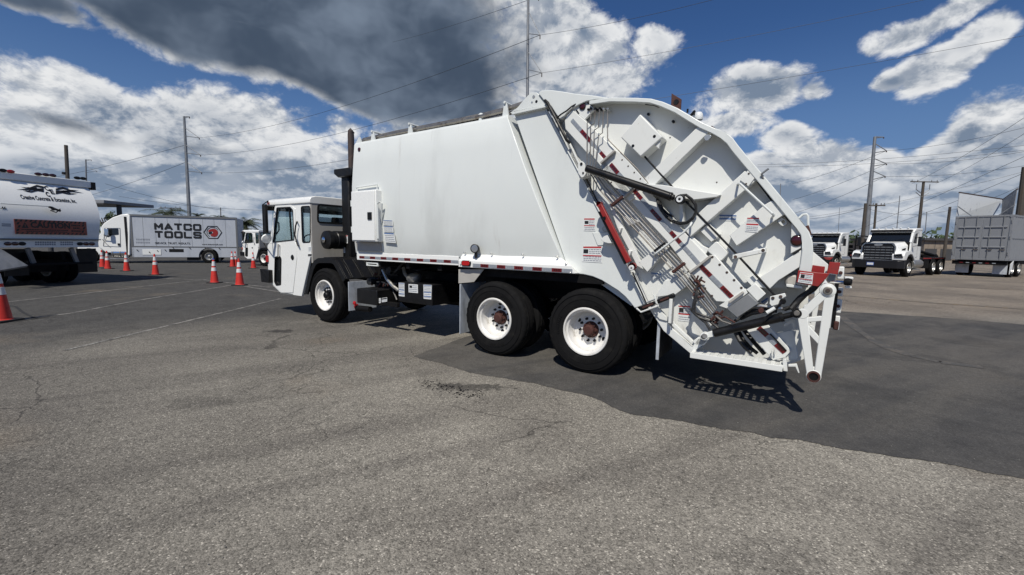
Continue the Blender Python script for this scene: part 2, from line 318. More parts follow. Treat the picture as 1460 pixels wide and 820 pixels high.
# ---------------------------------------------------------------- mesh builder
class MB:
    def __init__(s): s.v = []; s.f = []; s.mi = []; s.cur = 0
    def add(s, vs, fs):
        o = len(s.v); s.v += [tuple(v) for v in vs]
        for f in fs: s.f.append(tuple(i+o for i in f)); s.mi.append(s.cur)
        return s
    def box(s, x0, x1, y0, y1, z0, z1):
        return s.add([(x, y, z) for x in (x0, x1) for y in (y0, y1) for z in (z0, z1)],
                     [(0, 1, 3, 2), (4, 6, 7, 5), (0, 4, 5, 1), (2, 3, 7, 6), (0, 2, 6, 4), (1, 5, 7, 3)])
    def prism(s, pts, y0, y1):
        n = len(pts); a = [(p[0], y0, p[1]) for p in pts]; b = [(p[0], y1, p[1]) for p in pts]
        return s.add(a+b, [tuple(range(n)), tuple(range(2*n-1, n-1, -1))] + [(i, (i+1) % n, (i+1) % n+n, i+n) for i in range(n)])
    def prism_z(s, pts, z0, z1):
        n = len(pts); a = [(p[0], p[1], z0) for p in pts]; b = [(p[0], p[1], z1) for p in pts]
        return s.add(a+b, [tuple(range(n)), tuple(range(2*n-1, n-1, -1))] + [(i, (i+1) % n, (i+1) % n+n, i+n) for i in range(n)])
    def prism_x(s, pts, x0, x1):      # pts are (y, z)
        n = len(pts); a = [(x0, p[0], p[1]) for p in pts]; b = [(x1, p[0], p[1]) for p in pts]
        return s.add(a+b, [tuple(range(n)), tuple(range(2*n-1, n-1, -1))] + [(i, (i+1) % n, (i+1) % n+n, i+n) for i in range(n)])
    def ring(s, c, ax, r, n, ph=0):
        ax = Vector(ax).normalized(); u = ax.orthogonal().normalized(); w = ax.cross(u)
        return [Vector(c)+u*(r*cos(2*pi*i/n+ph))+w*(r*sin(2*pi*i/n+ph)) for i in range(n)]
    def cyl(s, p0, p1, r0, r1=None, n=14):
        r1 = r0 if r1 is None else r1; p0 = Vector(p0); p1 = Vector(p1); ax = p1-p0
        a = s.ring(p0, ax, r0, n); b = s.ring(p1, ax, r1, n)
        return s.add(a+b, [tuple(range(n))[::-1], tuple(range(n, 2*n))] + [(i, (i+1) % n, (i+1) % n+n, i+n) for i in range(n)])
    def tube(s, path, r, n=8):
        path = [Vector(p) for p in path]; rings = []; k = len(path); prev = None
        for i, p in enumerate(path):
            d = (path[min(i+1, k-1)]-path[max(i-1, 0)]).normalized()
            if prev is None: u = d.orthogonal().normalized()
            else:
                u = prev - d*prev.dot(d)
                u = u.normalized() if u.length > 1e-6 else d.orthogonal().normalized()
            prev = u; w = d.cross(u)
            rr = r[i] if isinstance(r, (list, tuple)) else r
            rings.append([p+u*(rr*cos(2*pi*j/n))+w*(rr*sin(2*pi*j/n)) for j in range(n)])
        vs = [v for g in rings for v in g]; fs = [tuple(range(n))[::-1], tuple(range((k-1)*n, k*n))]
        for i in range(k-1):
            for j in range(n): fs.append((i*n+j, i*n+(j+1) % n, (i+1)*n+(j+1) % n, (i+1)*n+j))
        return s.add(vs, fs)
    def lathe(s, prof, c, ax, n=32, mod=None):      # prof: (r, h) along axis
        ax = Vector(ax).normalized(); vs = []; k = len(prof); c = Vector(c)
        u = ax.orthogonal().normalized(); w = ax.cross(u)
        for q, (r, h) in enumerate(prof):
            for j in range(n):
                rr = r + (mod(q, j) if mod else 0); a = 2*pi*j/n
                vs.append(c+ax*h+u*(rr*cos(a))+w*(rr*sin(a)))
        fs = []
        for i in range(k-1):
            for j in range(n): fs.append((i*n+j, i*n+(j+1) % n, (i+1)*n+(j+1) % n, (i+1)*n+j))
        return s.add(vs, fs)
    def bar(s, p0, p1, w, h, up=(0, -1, 0)):       # rectangular bar; w across, h along up
        p0 = Vector(p0); p1 = Vector(p1); d = (p1-p0).normalized(); up = Vector(up); up = (up-d*up.dot(d)).normalized(); sd = d.cross(up)
        vs = [p+sd*(a*w/2)+up*(b*h/2) for p in (p0, p1) for a, b in ((-1, -1), (1, -1), (1, 1), (-1, 1))]
        return s.add(vs, [(3, 2, 1, 0), (4, 5, 6, 7), (0, 1, 5, 4), (1, 2, 6, 5), (2, 3, 7, 6), (3, 0, 4, 7)])
    def quad(s, a, b, c, d): return s.add([a, b, c, d], [(0, 1, 2, 3)])
    def disc(s, c, ax, r, n=16): return s.add(s.ring(c, ax, r, n), [tuple(range(n))])
    def band(s, pts, w, y0, y1, closed=False):     # ribbon of width w to the right of the xz path
        n = len(pts); inn = []
        ws = w if isinstance(w, (list, tuple)) else [w]*n
        for i in range(n):
            a = Vector(pts[max(i-1, 0)]); b = Vector(pts[min(i+1, n-1)]); d = (b-a).normalized(); nrm = Vector((d.y, -d.x))
            inn.append((pts[i][0]+nrm.x*ws[i], pts[i][1]+nrm.y*ws[i]))
        for i in range(n-1):
            s.prism([pts[i], pts[i+1], inn[i+1], inn[i]], y0, y1)
        return s
    def holed(s, outer, holes, y0, y1):
        bm = bmesh.new(); es = []
        for lp in [outer]+holes:
            vs = [bm.verts.new((p[0], y0, p[1])) for p in lp]
            for i in range(len(vs)): es.append(bm.edges.new((vs[i], vs[(i+1) % len(vs)])))
        bmesh.ops.triangle_fill(bm, use_beauty=True, use_dissolve=False, edges=es)
        r = bmesh.ops.extrude_face_region(bm, geom=bm.faces[:])
        for v in [g for g in r['geom'] if isinstance(g, bmesh.types.BMVert)]: v.co.y = y1
        bm.verts.index_update()
        s.add([v.co.copy() for v in bm.verts], [tuple(v.index for v in f.verts) for f in bm.faces]); bm.free(); return s
    def mesh(s, name, mats, smooth=True, ang=.62, merge=True):
        me = bpy.data.meshes.new(name); me.from_pydata(s.v, [], s.f)
        for k in (mats if isinstance(mats, (list, tuple)) else [mats]): me.materials.append(M[k])
        if any(s.mi): me.polygons.foreach_set('material_index', s.mi)
        bm = bmesh.new(); bm.from_mesh(me)
        if merge: bmesh.ops.remove_doubles(bm, verts=bm.verts, dist=1e-5)
        bmesh.ops.recalc_face_normals(bm, faces=bm.faces); bm.to_mesh(me); bm.free()
        if smooth: me.shade_smooth(); me.set_sharp_from_angle(angle=ang)
        return me
    def build(s, name, mats, parent=None, bevel=0, **kw):
        me = s.mesh(name, mats, **kw)
        return link(name, me, parent, bevel)
def link(name, me, parent=None, bevel=0):
    o = bpy.data.objects.new(name, me); COL.objects.link(o)
    if parent is not None: o.parent = parent
    if bevel:
        md = o.modifiers.new('bevel', 'BEVEL'); md.width = bevel; md.segments = 2; md.limit_method = 'ANGLE'; md.angle_limit = radians(38)
    return o
def thing(name, label, cat, loc=(0, 0, 0), rotz=0, group=None, scale=1):
    o = bpy.data.objects.new(name, None); COL.objects.link(o); o.location = loc; o.rotation_euler = (0, 0, rotz)
    o.scale = (scale,)*3; o['label'] = label; o['category'] = cat; o.empty_display_size = .3
    if group: o['group'] = group
    return o
def tag(o, label, cat, group=None):
    o['label'] = label; o['category'] = cat
    if group: o['group'] = group
    return o
def struct(o, kind='structure'): o['kind'] = kind; return o
def copy_tree(o, parent=None):
    c = o.copy(); COL.objects.link(c)
    if parent is not None: c.parent = parent
    for ch in list(o.children): copy_tree(ch, c)
    return c
_tc = {}
def text_mesh(txt, size, m_, bold=0, sx=1.0, ext=.0015, spacing=1.0):
    cu = bpy.data.curves.new('lettering', 'FONT'); cu.body = txt; cu.size = size; cu.offset = bold; cu.extrude = ext
    cu.align_x = 'CENTER'; cu.align_y = 'CENTER'; cu.space_character = spacing; cu.resolution_u = 3
    o = bpy.data.objects.new('lettering', cu); COL.objects.link(o); bpy.context.view_layer.update()
    me = bpy.data.meshes.new_from_object(o.evaluated_get(bpy.context.evaluated_depsgraph_get()))
    bpy.data.objects.remove(o); me.name = 'lettering'; me.materials.clear(); me.materials.append(M[m_])
    for v in me.vertices: v.co.x *= sx
    return me
def text(txt, loc, size, m_, parent, rot=(pi/2, 0, 0), fit=None, **kw):
    """fit = (width, height) in metres that the lettering is scaled to"""
    me = text_mesh(txt, size, m_, **kw)
    if fit:
        xs_ = [v.co.x for v in me.vertices]; ys_ = [v.co.y for v in me.vertices]; cx_, cy_ = (min(xs_)+max(xs_))/2, (min(ys_)+max(ys_))/2
        fx_ = fit[0]/(max(xs_)-min(xs_)) if fit[0] else 1; fy_ = fit[1]/(max(ys_)-min(ys_)) if fit[1] else 1
        for v in me.vertices: v.co.x = (v.co.x-cx_)*fx_; v.co.y = (v.co.y-cy_)*fy_
    o = link('lettering', me, parent); o.location = loc; o.rotation_euler = rot; return o
class Frame:
    """face frame of a thing: x to the right along the face, y inward, z up"""
    def __init__(s, ox, oy, rz): s.o = Vector((ox, oy, 0)); s.rz = rz; s.ax = Vector((cos(rz), sin(rz), 0)); s.ay = Vector((-sin(rz), cos(rz), 0))
    def _ray(s, px, py):
        r = CF + CX*((px-730)/F_PX) + CU*((410-py)/F_PX); o = Vector((0, 0, CAM_H))-s.o
        return Vector((o.dot(s.ax), o.dot(s.ay), o.z)), Vector((r.dot(s.ax), r.dot(s.ay), r.z))
    def P(s, px, py, y=0.0): o, r = s._ray(px, py); return o + r*((y-o.y)/r.y)
    def S(s, px, py, y=0.0): p = s.P(px, py, y); return (p.x, p.z)
    def X(s, px, py, x): o, r = s._ray(px, py); return o + r*((x-o.x)/r.x)       # on the plane x = const
    def poly(s, pts, y=0.0): return [s.S(a, b, y) for a, b in pts]
def gpt(px, py):
    r = CF + CX*((px-730)/F_PX) + CU*((410-py)/F_PX); t = -CAM_H/r.z; return Vector((r.x*t, r.y*t, 0))
def at(px, py, d):            # point on the pixel's ray at world depth d
    r = CF + CX*((px-730)/F_PX) + CU*((410-py)/F_PX); t = d/r.y; return Vector((r.x*t, d, CAM_H+r.z*t))
def rrect(x0, x1, z0, z1, r, n=4):
    pts = []
    for cx, cz, a in ((x1-r, z1-r, 0), (x0+r, z1-r, pi/2), (x0+r, z0+r, pi), (x1-r, z0+r, 3*pi/2)):
        for i in range(n+1): pts.append((cx+r*cos(a+i*pi/2/n), cz+r*sin(a+i*pi/2/n)))
    return pts
def roundpoly(pts, r=.04, n=3):
    out = []; k = len(pts)
    for i in range(k):
        p = Vector(pts[i]); a = Vector(pts[i-1]); b = Vector(pts[(i+1) % k]); da = (a-p); db = (b-p)
        rr = min(r, da.length*.45, db.length*.45); p0 = p+da.normalized()*rr; p1 = p+db.normalized()*rr
        for j in range(n+1):
            t = j/n; out.append(tuple(p0*(1-t)**2+p*2*t*(1-t)+p1*t*t))
    return out

# ================================================================ GROUND
def sheet(name, pts, z, m_, parent=None):
    b = MB(); n = len(pts); b.add([(p[0], p[1], z) for p in pts], [tuple(range(n))])
    return struct(b.build(name, m_, parent, smooth=False))
g = MB()
xs = [-900, -200, -60, -20, 0, 20, 60, 200, 900]; ys = [-200, -40, -8, 0, 8, 20, 60, 200, 900]
g.add([(x, y, 0) for x in xs for y in ys], [(i*9+j, (i+1)*9+j, (i+1)*9+j+1, i*9+j+1) for i in range(8) for j in range(8)])
struct(g.build('ground', 'asphalt_old', smooth=False))
def ragged(pts, step=.14, amp=.03, big=.0):
    out = []
    for i in range(len(pts)-1):
        a = Vector(pts[i]); b = Vector(pts[i+1]); n = max(1, int((b-a).length/step)); nm = Vector((-(b-a).y, (b-a).x)).normalized()
        for k in range(n): out.append(tuple(a+(b-a)*(k/n)+nm*random.uniform(-amp, amp)))
    return out+[tuple(pts[-1])]
edge_near = ragged(ragged([gpt(*p).to_2d() for p in ((590, 508), (612, 514), (640, 521), (668, 531), (700, 536), (760, 546), (830, 562), (900, 590), (1000, 607), (1100, 623), (1300, 654), (1460, 683))], .16, .028), .03, .009)
edge_far = ragged([(26, -9), (26, 5.5)]+[gpt(*p).to_2d() for p in ((1460, 463), (1330, 452), (1197, 444))], .5, .05)
patch = edge_near + [(10, -4), (26, -9)] + edge_far[1:] + [(4, 12)] + ragged([(.5, 9.5), gpt(700, 470).to_2d(), gpt(655, 484).to_2d(), gpt(622, 496).to_2d(), gpt(592, 507).to_2d()], .15, .02)
sheet('asphalt_patch', patch, .004, 'asphalt_new')
# light worn seam across the patch
seam = [gpt(*p).to_2d() for p in ((1200, 452), (1222, 470), (1245, 486), (1268, 497), (1300, 508), (1340, 517), (1400, 524))]
sb = MB()
for i in range(len(seam)-1):
    a, b = Vector(seam[i]), Vector(seam[i+1]); nm = Vector((-(b-a).y, (b-a).x)).normalized(); w = .05+.05*random.random()
    sb.add([(*(a-nm*w), .008), (*(b-nm*w), .008), (*(b+nm*w), .008), (*(a+nm*w), .008)], [(0, 1, 2, 3)])
def worn(name, base, alt, keep):
    mt = bpy.data.materials.new(name); mt.use_nodes = True; t = NT(mt.node_tree); b = t.n['Principled BSDF']
    P = t.new('ShaderNodeNewGeometry').outputs['Position']
    k = t.math('ADD', t.math('MULTIPLY', t.noise(P, 30, 4, .7), .6), t.math('MULTIPLY', t.noise(P, 3, 4, .6), .4))
    t.put(b.inputs['Base Color'], t.mix(t.ramp(k, keep-.06, keep+.06), rgb(*base), rgb(*alt))); b.inputs['Roughness'].default_value = .9; M[name] = mt
worn('seam_wear', (.12, .105, .088), (.065, .063, .060), .47); worn('tar', (.02, .02, .02), (.07, .068, .066), .62)
struct(sb.build('pavement_seam', 'seam_wear', smooth=False))
def stripe(name, pxs, w, m_, z=.005):
    b = MB(); pts = [gpt(*p).to_2d() for p in pxs]
    for i in range(len(pts)-1):
        a, c = Vector(pts[i]), Vector(pts[i+1]); nm = Vector((-(c-a).y, (c-a).x)).normalized()*w/2
        b.add([(*(a-nm), z), (*(c-nm), z), (*(c+nm), z), (*(a+nm), z)], [(0, 1, 2, 3)])
    return struct(b.build(name, m_, smooth=False))
stripe('parking_line', [(92, 500), (250, 462), (400, 426)], .075, 'line_white')
stripe('parking_line', [(22, 456.5), (100, 447), (200, 428), (335, 406)], .085, 'line_white')
stripe('parking_line', [(8, 431), (100, 421), (240, 404.5), (300, 398)], .09, 'line_white')
stripe('parking_line', [(200, 396), (290, 399.5), (385, 410)], .10, 'line_white', .009)
stripe('parking_line', [(345, 408), (400, 417)], .10, 'line_white', .011)
stripe('tar_seam', [(12, 436), (22, 437), (33, 446), (52, 455)], .05, 'tar')
stripe('tar_seam', [(20, 459.5), (70, 452)], .035, 'tar', .012)
stripe('yellow_line', [(1196, 421), (1300, 430), (1459, 441), (1600, 452)], .14, 'line_yellow')
stripe('yellow_line', [(1204, 402), (1320, 408), (1459, 414), (1600, 420)], .12, 'line_yellow')

rg_ = random.Random(21); db_ = MB()
def chip(p, r_):
    h = r_*rg_.uniform(.3, .7); n_ = 5; a0 = rg_.uniform(0, 6.28); q = [Vector((p.x+cos(a0+i*2*pi/n_)*r_*rg_.uniform(.6, 1.2), p.y+sin(a0+i*2*pi/n_)*r_*rg_.uniform(.5, 1.1), .0045)) for i in range(n_)]
    db_.add(q+[Vector((p.x, p.y, .0045+h))], [(i, (i+1) % n_, n_) for i in range(n_)])
for i in range(150):
    f = rg_.random(); w_ = rg_.gauss(0, 1); chip(gpt(598+90*f+rg_.gauss(0, 5), 543+24*f+w_*4), rg_.uniform(.004, .012)*(1 if rg_.random() < .85 else 1.5))
struct(db_.build('dark_debris', 'chassis_black', smooth=False, merge=False), 'stuff')
db_ = MB()
for i in range(420):
    px_, py_ = rg_.uniform(0, 1460), rg_.uniform(470, 818); chip(gpt(px_, py_), rg_.uniform(.002, .0065))
struct(db_.build('loose_grit', 'line_white', smooth=False, merge=False), 'stuff')

# ================================================================ SHARED VEHICLE PARTS
def wheel_meshes(tag_, R=.52, w=.28, dish=.19, rim='wheel_white', hubm='rust_red', rimr=.285, n=72):
    d = {}
    b = MB()     # tyre: axis +y, outer face y=0
    prof = [(rimr, .022), (rimr+.015, .006), (rimr+.05, 0), (rimr+.09, -.004), (R-.11, -.006), (R-.075, .0), (R-.05, .004), (R-.028, .012), (R-.012, .022), (R-.004, .036)]
    for gx in (.075, .125, w-.125, w-.075):
        prof += [(R, gx-.007), (R-.014, gx-.005), (R-.014, gx+.005), (R, gx+.007)]
    prof += [(R-.004, w-.036), (R-.012, w-.022), (R-.05, w-.004), (R-.11, w+.006), (rimr+.05, w), (rimr, w-.022)]
    k = len(prof)
    def md(q, j): return -.008 if (q in (8, 9, 10) or q in (k-7, k-6)) and j % 2 == 0 else 0
    b.lathe(prof, (0, 0, R), (0, 1, 0), n, md)
    # raised ring and lettering bars on the sidewall
    for r_ in (R-.128, R-.06):
        b.lathe([(r_-.003, -.005), (r_, -.0105), (r_+.003, -.005)], (0, 0, R), (0, 1, 0), n)
    for a0 in (.6, 2.7, 4.6):
        for q in range(9):
            a = a0+q*.075; c = Vector((cos(a)*(R-.155), 0, R+sin(a)*(R-.155))); t = Vector((-sin(a), 0, cos(a))); rr = Vector((cos(a), 0, sin(a)))
            l = .010+.004*(q % 3)
            b.bar(c-rr*.016+Vector((0, -.004, 0)), c+rr*.016+Vector((0, -.004, 0)), l, .012)
    d['tyre'] = b.mesh('tyre', 'rubber', ang=.7)
    b = MB()     # rim
    r0 = rimr
    b.lathe([(r0+.004, .03), (r0+.010, .0), (r0+.004, -.010), (r0-.012, -.010), (r0-.018, .0), (r0-.020, .022), (r0-.040, .040), (r0-.046, dish-.05), (r0-.062, dish-.012),
             (r0-.11, dish), (.15, dish-.006), (.135, dish-.012), (.02, dish-.012)], (0, 0, R), (0, 1, 0), 48)
    d['rim'] = b.mesh('wheel', rim, ang=.5)
    b = MB()
    for q in range(10):
        a = 2*pi*q/10+.1; c = Vector((cos(a)*.142, dish-.010, R+sin(a)*.142)); b.cyl(c, c+Vector((0, -.035, 0)), .019, .014, 6)
    d['nuts'] = b.mesh('wheel_nuts', 'black_paint' if hubm == 'rust_red' else 'black_paint')
    b = MB()
    for q in range(2):
        a = pi*q+2.6; c = Vector((cos(a)*.198, dish-.007, R+sin(a)*.198)); b.cyl(c, c+Vector((0, .01, 0)), .028, .028, 12)
    d['holes'] = b.mesh('hand_hole_shade', 'black_paint')  # solid black discs stand in for the dark inside open hand holes
    b = MB()
    hp = [(.105, dish-.011), (.098, dish-.04), (.072, dish-.05), (.066, dish-.10), (.05, dish-.115), (.001, dish-.118)]
    b.lathe(hp, (0, 0, R), (0, 1, 0), 20)
    for q in range(8):
        a = 2*pi*q/8; c = Vector((cos(a)*.084, dish-.042, R+sin(a)*.084)); b.cyl(c, c+Vector((0, -.03, 0)), .013, .010, 6)
    d['hub'] = b.mesh('hub', hubm)
    return d
WM = wheel_meshes('rear')
WF = wheel_meshes('front', dish=.12, hubm='black_paint')
def wheel(parent, x, y, wm, flip=False, label=None, spin=0.0, name='wheel', inner=True):
    o = link(name, wm['rim'], parent); o.location = (x, y, 0)
    if flip: o.rotation_euler = (0, 0, pi)
    for k, nm in (('tyre', 'tyre'), ('nuts', 'wheel_nuts'), ('hub', 'hub'), ('holes', 'hand_hole_shade')):
        if k in wm:
            c = link(nm, wm[k], o)
            if spin and k in ('nuts', 'holes'):
                h = .52; c.rotation_euler = (0, spin, 0); c.location = (-h*sin(spin), 0, h-h*cos(spin))
    return o
def decal(fr, parent, q, y, heads=((0, .1, 'ink_red'),), rows=(.15, .95, 6), name='warning_label', pic=None, t=.003, ink=4, lab=None, back=None):
    """small printed sticker: q = four photo corners (tl, tr, br, bl) on the plane y"""
    P = [Vector((*fr.S(a, b, y),)) for a, b in q]
    def B(u, v): return (P[0]*(1-u)+P[1]*u)*(1-v)+(P[3]*(1-u)+P[2]*u)*v
    names = [back or 'label_white', 'ink_red', 'ink_blue', 'ink_black', 'ink_grey']
    b = MB(); c = [B(0, 0), B(1, 0), B(1, 1), B(0, 1)]; b.prism([(p.x, p.y) for p in c], y-t, y)
    def patch_(u0, u1, v0, v1, mi):
        b.cur = mi; pts = [B(u0, v0), B(u1, v0), B(u1, v1), B(u0, v1)]
        b.add([(p.x, y-t-.0012, p.y) for p in pts], [(0, 1, 2, 3)])
    for (v0, v1, k) in heads: patch_(.03, .97, v0, v1, names.index(k))
    if pic: patch_(*pic, 3)
    if rows:
        v0, v1, n = rows; rnd = random.Random(int(q[0][0]*7+q[0][1]))
        for i in range(n):
            v = v0+(v1-v0)*(i+.2)/n; h = (v1-v0)/n*.45
            if any(v < hb and v+h > ha for ha, hb, _ in heads): continue
            u = (pic[1]+.04) if pic and v < pic[3] else .07
            while u < .9:
                l = rnd.uniform(.05, .16); patch_(u, min(u+l, .94), v, v+h, ink); u += l+.025
    o = b.build(name, names, parent, smooth=False, merge=False)
    if lab: o['label'] = lab
    return o
def tape(fr, parent, a, b_, w, n, y, first='red', t=.004, fill=1.0, vertical=False):
    """row of alternating red and silver reflective strips from photo point a to b; w = width in metres"""
    A = Vector(fr.S(*a, y)); B = Vector(fr.S(*b_, y)); d = (B-A); L = d.length; d.normalize(); nm = Vector((-d.y, d.x))*w/2
    for i in range(n):
        p = A+d*(L*i/n); q = A+d*(L*(i+fill)/n)
        red = (i % 2 == 0) == (first == 'red')
        mb = MB(); mb.prism([tuple(p-nm), tuple(q-nm), tuple(q+nm), tuple(p+nm)], y-t, y)
        if True:
            mb.cur = 1; mid = (p+q)/2
            for k in (-.22, 0, .22):
                c = mid+d*(L/n*k); e = nm*.55; f_ = d*.012
                mb.add([(v.x, y-t-.001, v.y) for v in (c-e-f_, c-e+f_, c+e+f_, c+e-f_)], [(0, 1, 2, 3)])
        o = mb.build('reflective_strip', ['tape_red' if red else 'tape_silver', 'dark_red_lens' if red else 'ink_grey'], parent, smooth=False, merge=False)

def build_cab(T, fr):
    """low cab-over cab in the truck's face frame, traced on the side plane y = 0"""
    S = fr.S
    side = [S(392.5, 289), S(443.8, 283.5), S(445, 353.6), S(441.5, 370.6), S(430, 422.5), S(401, 418.6), S(382.6, 401), S(381.3, 350), S(384.3, 346)]
    win = roundpoly([S(395.2, 296), S(414.5, 295), S(418.6, 299.5), S(420.6, 343), S(389.5, 346.2)], .03)
    rwin = roundpoly([S(429, 294.2), S(441, 293.6), S(443, 297), S(442.8, 346), S(431, 346.5)], .05)
    lwin = roundpoly([S(392.6, 366), S(400.2, 365.2), S(402.2, 369), S(401.6, 406.5), S(394.6, 407.5), S(391.8, 402)], .03)
    zr = max(p[1] for p in side); xf = min(p[0] for p in side); xb = S(444.2, 320)[0]
    side = [(min(x, xb) if z > 1.25 else x, z) for x, z in side]
    for (ya, yb) in ((0, .05), (2.33, 2.38)):
        MB().holed(side, [win, rwin, lwin], ya, yb).build('side_panel', 'cab_paint', T, .006)
    # door skin, proud of the panel
    dz = [S(384.8, 347.5), S(421, 344), S(423.5, 350), S(423.8, 368), S(418.3, 417.4), S(401.5, 417.4), S(383.4, 400)]
    door = MB().holed(dz, [lwin], -.012, -.001).build('door', 'cab_paint', T, .005)
    hx, hz_ = S(418, 367)
    MB().lathe([(.001, -.03), (.04, -.026), (.055, -.014)], (hx, -.004, hz_), (0, 1, 0), 16).build('door_handle', 'black_plastic', door)
    # the upper door frame (window surround)
    uf = [S(393.2, 293), S(415.5, 292), S(421, 298), S(423, 344), S(385.5, 347.3)]
    MB().holed(uf, [win], -.012, -.001).build('door_frame', 'cab_paint', T, .004)
    MB().prism(lwin, .02, .026).build('door_glass', 'glass_dark', door)
    MB().band(win+[win[0]], .022, -.016, .012).build('window_seal', 'black_plastic', T)
    MB().band(rwin+[rwin[0]], .022, -.006, .012).build('window_seal', 'black_plastic', T)
    MB().band(lwin+[lwin[0]], .02, -.018, .012).build('window_seal', 'black_plastic', door)
    for w_ in (win, rwin):
        MB().prism(w_, .022, .026).build('side_window', 'window_glass', T); MB().prism(w_, 2.35, 2.354).build('side_window', 'window_glass', T)
    # window divider bar
    a, b = S(411.5, 296), S(415, 343.5); MB().bar((a[0], .015, a[1]), (b[0], .015, b[1]), .035, .02).build('window_divider', 'black_plastic', T)
    # roof with rolled edge and lip
    zt = S(440, 281.2)[1]
    roof = [( .0, zr-.085), (-.025, zr-.075), (-.03, zr-.02), (.0, zt), (.10, zt+.03), (2.28, zt+.03), (2.38, zt), (2.41, zr-.02), (2.40, zr-.075), (2.38, zr-.085)]
    MB().prism_x(roof, xf+.12, xb+.01).build('roof', 'cab_paint', T, .012)
    # visor over the windscreen
    MB().prism([(xf+.12, zr+.02), (xf-.12, zr-.12), (xf-.10, zr-.16), (xf+.12, zr-.03)], .02, 2.36).build('sun_visor', 'black_plastic', T, .004)
    MB().box(xf+.16, xf+.24, -.04, -.029, zr-.055, zr-.01).build('marker_light', 'red_lens', T)
    # rear wall with window
    z0 = 1.12
    def RX(px, py): p = fr.X(px, py, xb); return (p.y, p.z)
    hole = roundpoly([RX(452.5, 290.5), (1.75, RX(452.5, 290.5)[1]), (1.75, RX(452, 318)[1]), RX(452, 318)], .07)
    mb = MB(); mb.holed([(.0, z0), (.0, zr-.03), (2.38, zr-.03), (2.38, z0)], [hole], xb-.04, xb)
    mb.v = [(y, x, z) for (x, y, z) in mb.v]
    mb.build('rear_wall', 'grey_paint', T, .004)
    mb = MB(); mb.band(hole+[hole[0]], .03, xb-.02, xb+.012); mb.v = [(y, x, z) for (x, y, z) in mb.v]; mb.build('window_seal', 'black_plastic', T)
    ys = [p[0] for p in hole]; zs = [p[1] for p in hole]
    MB().box(xb-.025, xb-.02, min(ys), max(ys), min(zs), max(zs)).build('rear_window', 'window_glass', T)
    # floor, front panel, windscreen, dash, seats, steering wheel
    MB().box(xf+.25, xb-.05, .06, 2.32, .78, .84).build('floor', 'black_plastic', T)
    MB().prism([(xf+.02, .66), (xf+.02, 1.5), (xf+.08, 1.5), (xf+.08, .66)], .05, 2.33).build('front_panel', 'cab_paint', T, .01)
    MB().prism([(xf+.03, 1.5), (xf+.14, zr-.04), (xf+.15, zr-.04), (xf+.04, 1.5)], .08, 2.30).build('windscreen', 'window_glass', T)
    MB().box(xf+.1, xf+.45, .1, 2.28, 1.15, 1.42).build('dashboard', 'black_plastic', T, .03)
    for y in (.45, 1.65):
        sx = xb-.55
        mb = MB(); mb.prism(roundpoly([(sx-.25, 1.12), (sx+.3, 1.12), (sx+.3, 1.24), (sx-.25, 1.27)], .05), y, y+.5)
        mb.prism(roundpoly([(sx+.2, 1.2), (sx+.3, 1.85), (sx+.42, 1.85), (sx+.36, 1.2)], .04), y+.03, y+.47)
        mb.prism(roundpoly([(sx+.3, 1.86), (sx+.32, 2.03), (sx+.42, 2.03), (sx+.41, 1.86)], .03), y+.12, y+.38)
        mb.build('seat', 'seat_black', T, .01)
    for y in (.7, 1.9):
        c = Vector((xf+.62, y, 1.52)); ax = Vector((.75, 0, .65)).normalized(); u = ax.orthogonal().normalized(); w = ax.cross(u)
        MB().tube([c+(u*cos(a)+w*sin(a))*.21 for a in [2*pi*i/24 for i in range(25)]], .014, 6).tube([c, c-ax*.35], .03, 8).bar(c-u*.2, c+u*.2, .03, .012, ax).build('steering_wheel', 'black_plastic', T)
    # grab handles and trim
    a = [fr.P(x, y, -.06) for x, y in ((423.2, 317), (421.5, 322), (420.2, 335), (424.5, 350))]
    MB().tube([fr.P(423.5, 316, .0)]+a+[fr.P(425, 350.5, 0)], .014, 7).build('grab_handle', 'black_plastic', T)
    MB().tube([fr.P(397, 348, .0), fr.P(397, 348.5, -.05), fr.P(396.6, 366, -.05), fr.P(396.6, 366.5, 0)], .016, 7).build('grab_handle', 'chrome', T)
    a = [fr.P(x, y, .05) for x, y in ((393.5, 315), (397.5, 318), (398, 328), (394, 334))]
    MB().tube(a, .014, 6).build('grab_handle', 'black_plastic', T)
    MB().tube([fr.P(385.3, 352, -.004), fr.P(386.5, 400, -.004)], .006, 5).build('body_seam', 'trim_grey', T)
    # mirrors on the front corner
    c = fr.P(379.3, 312, -.22)
    MB().prism(roundpoly([(c.x-.05, c.z-.29), (c.x+.03, c.z-.29), (c.x+.03, c.z+.29), (c.x-.05, c.z+.29)], .03), c.y-.03, c.y+.03).build('mirror', 'black_plastic', T, .01)
    MB().tube([(xf+.1, .0, zr-.02), (c.x+.05, c.y+.03, zr-.01), (c.x-.12, c.y, zr-.08), (c.x-.12, c.y, c.z-.5), (xf+.02, .0, c.z-.62)], .012, 6).build('mirror_arm', 'black_plastic', T)
    c2 = fr.P(379.5, 340, -.2)
    MB().lathe([(.001, -.04), (.06, -.035), (.09, -.01), (.10, .02), (.09, .04), (.001, .05)], (c2.x, c2.y, c2.z), (.75, -.1, -.25), 18).build('round_mirror', 'cab_paint', T)
    # bumper corner and door light
    p = S(379, 384); q = S(384.5, 405)
    MB().box(min(p[0], q[0])-.02, xf+.22, -.10, .06, q[1]+.04, p[1]).box(p[0]-.02, p[0]+.12, -.10, 2.45, q[1]+.1, p[1]).build('bumper', 'black_plastic', T, .01)
    s_ = S(382, 369); MB().box(s_[0]-.03, s_[0]+.04, -.035, 0, s_[1]-.07, s_[1]+.07).build('side_light', 'red_lens', T, .006)
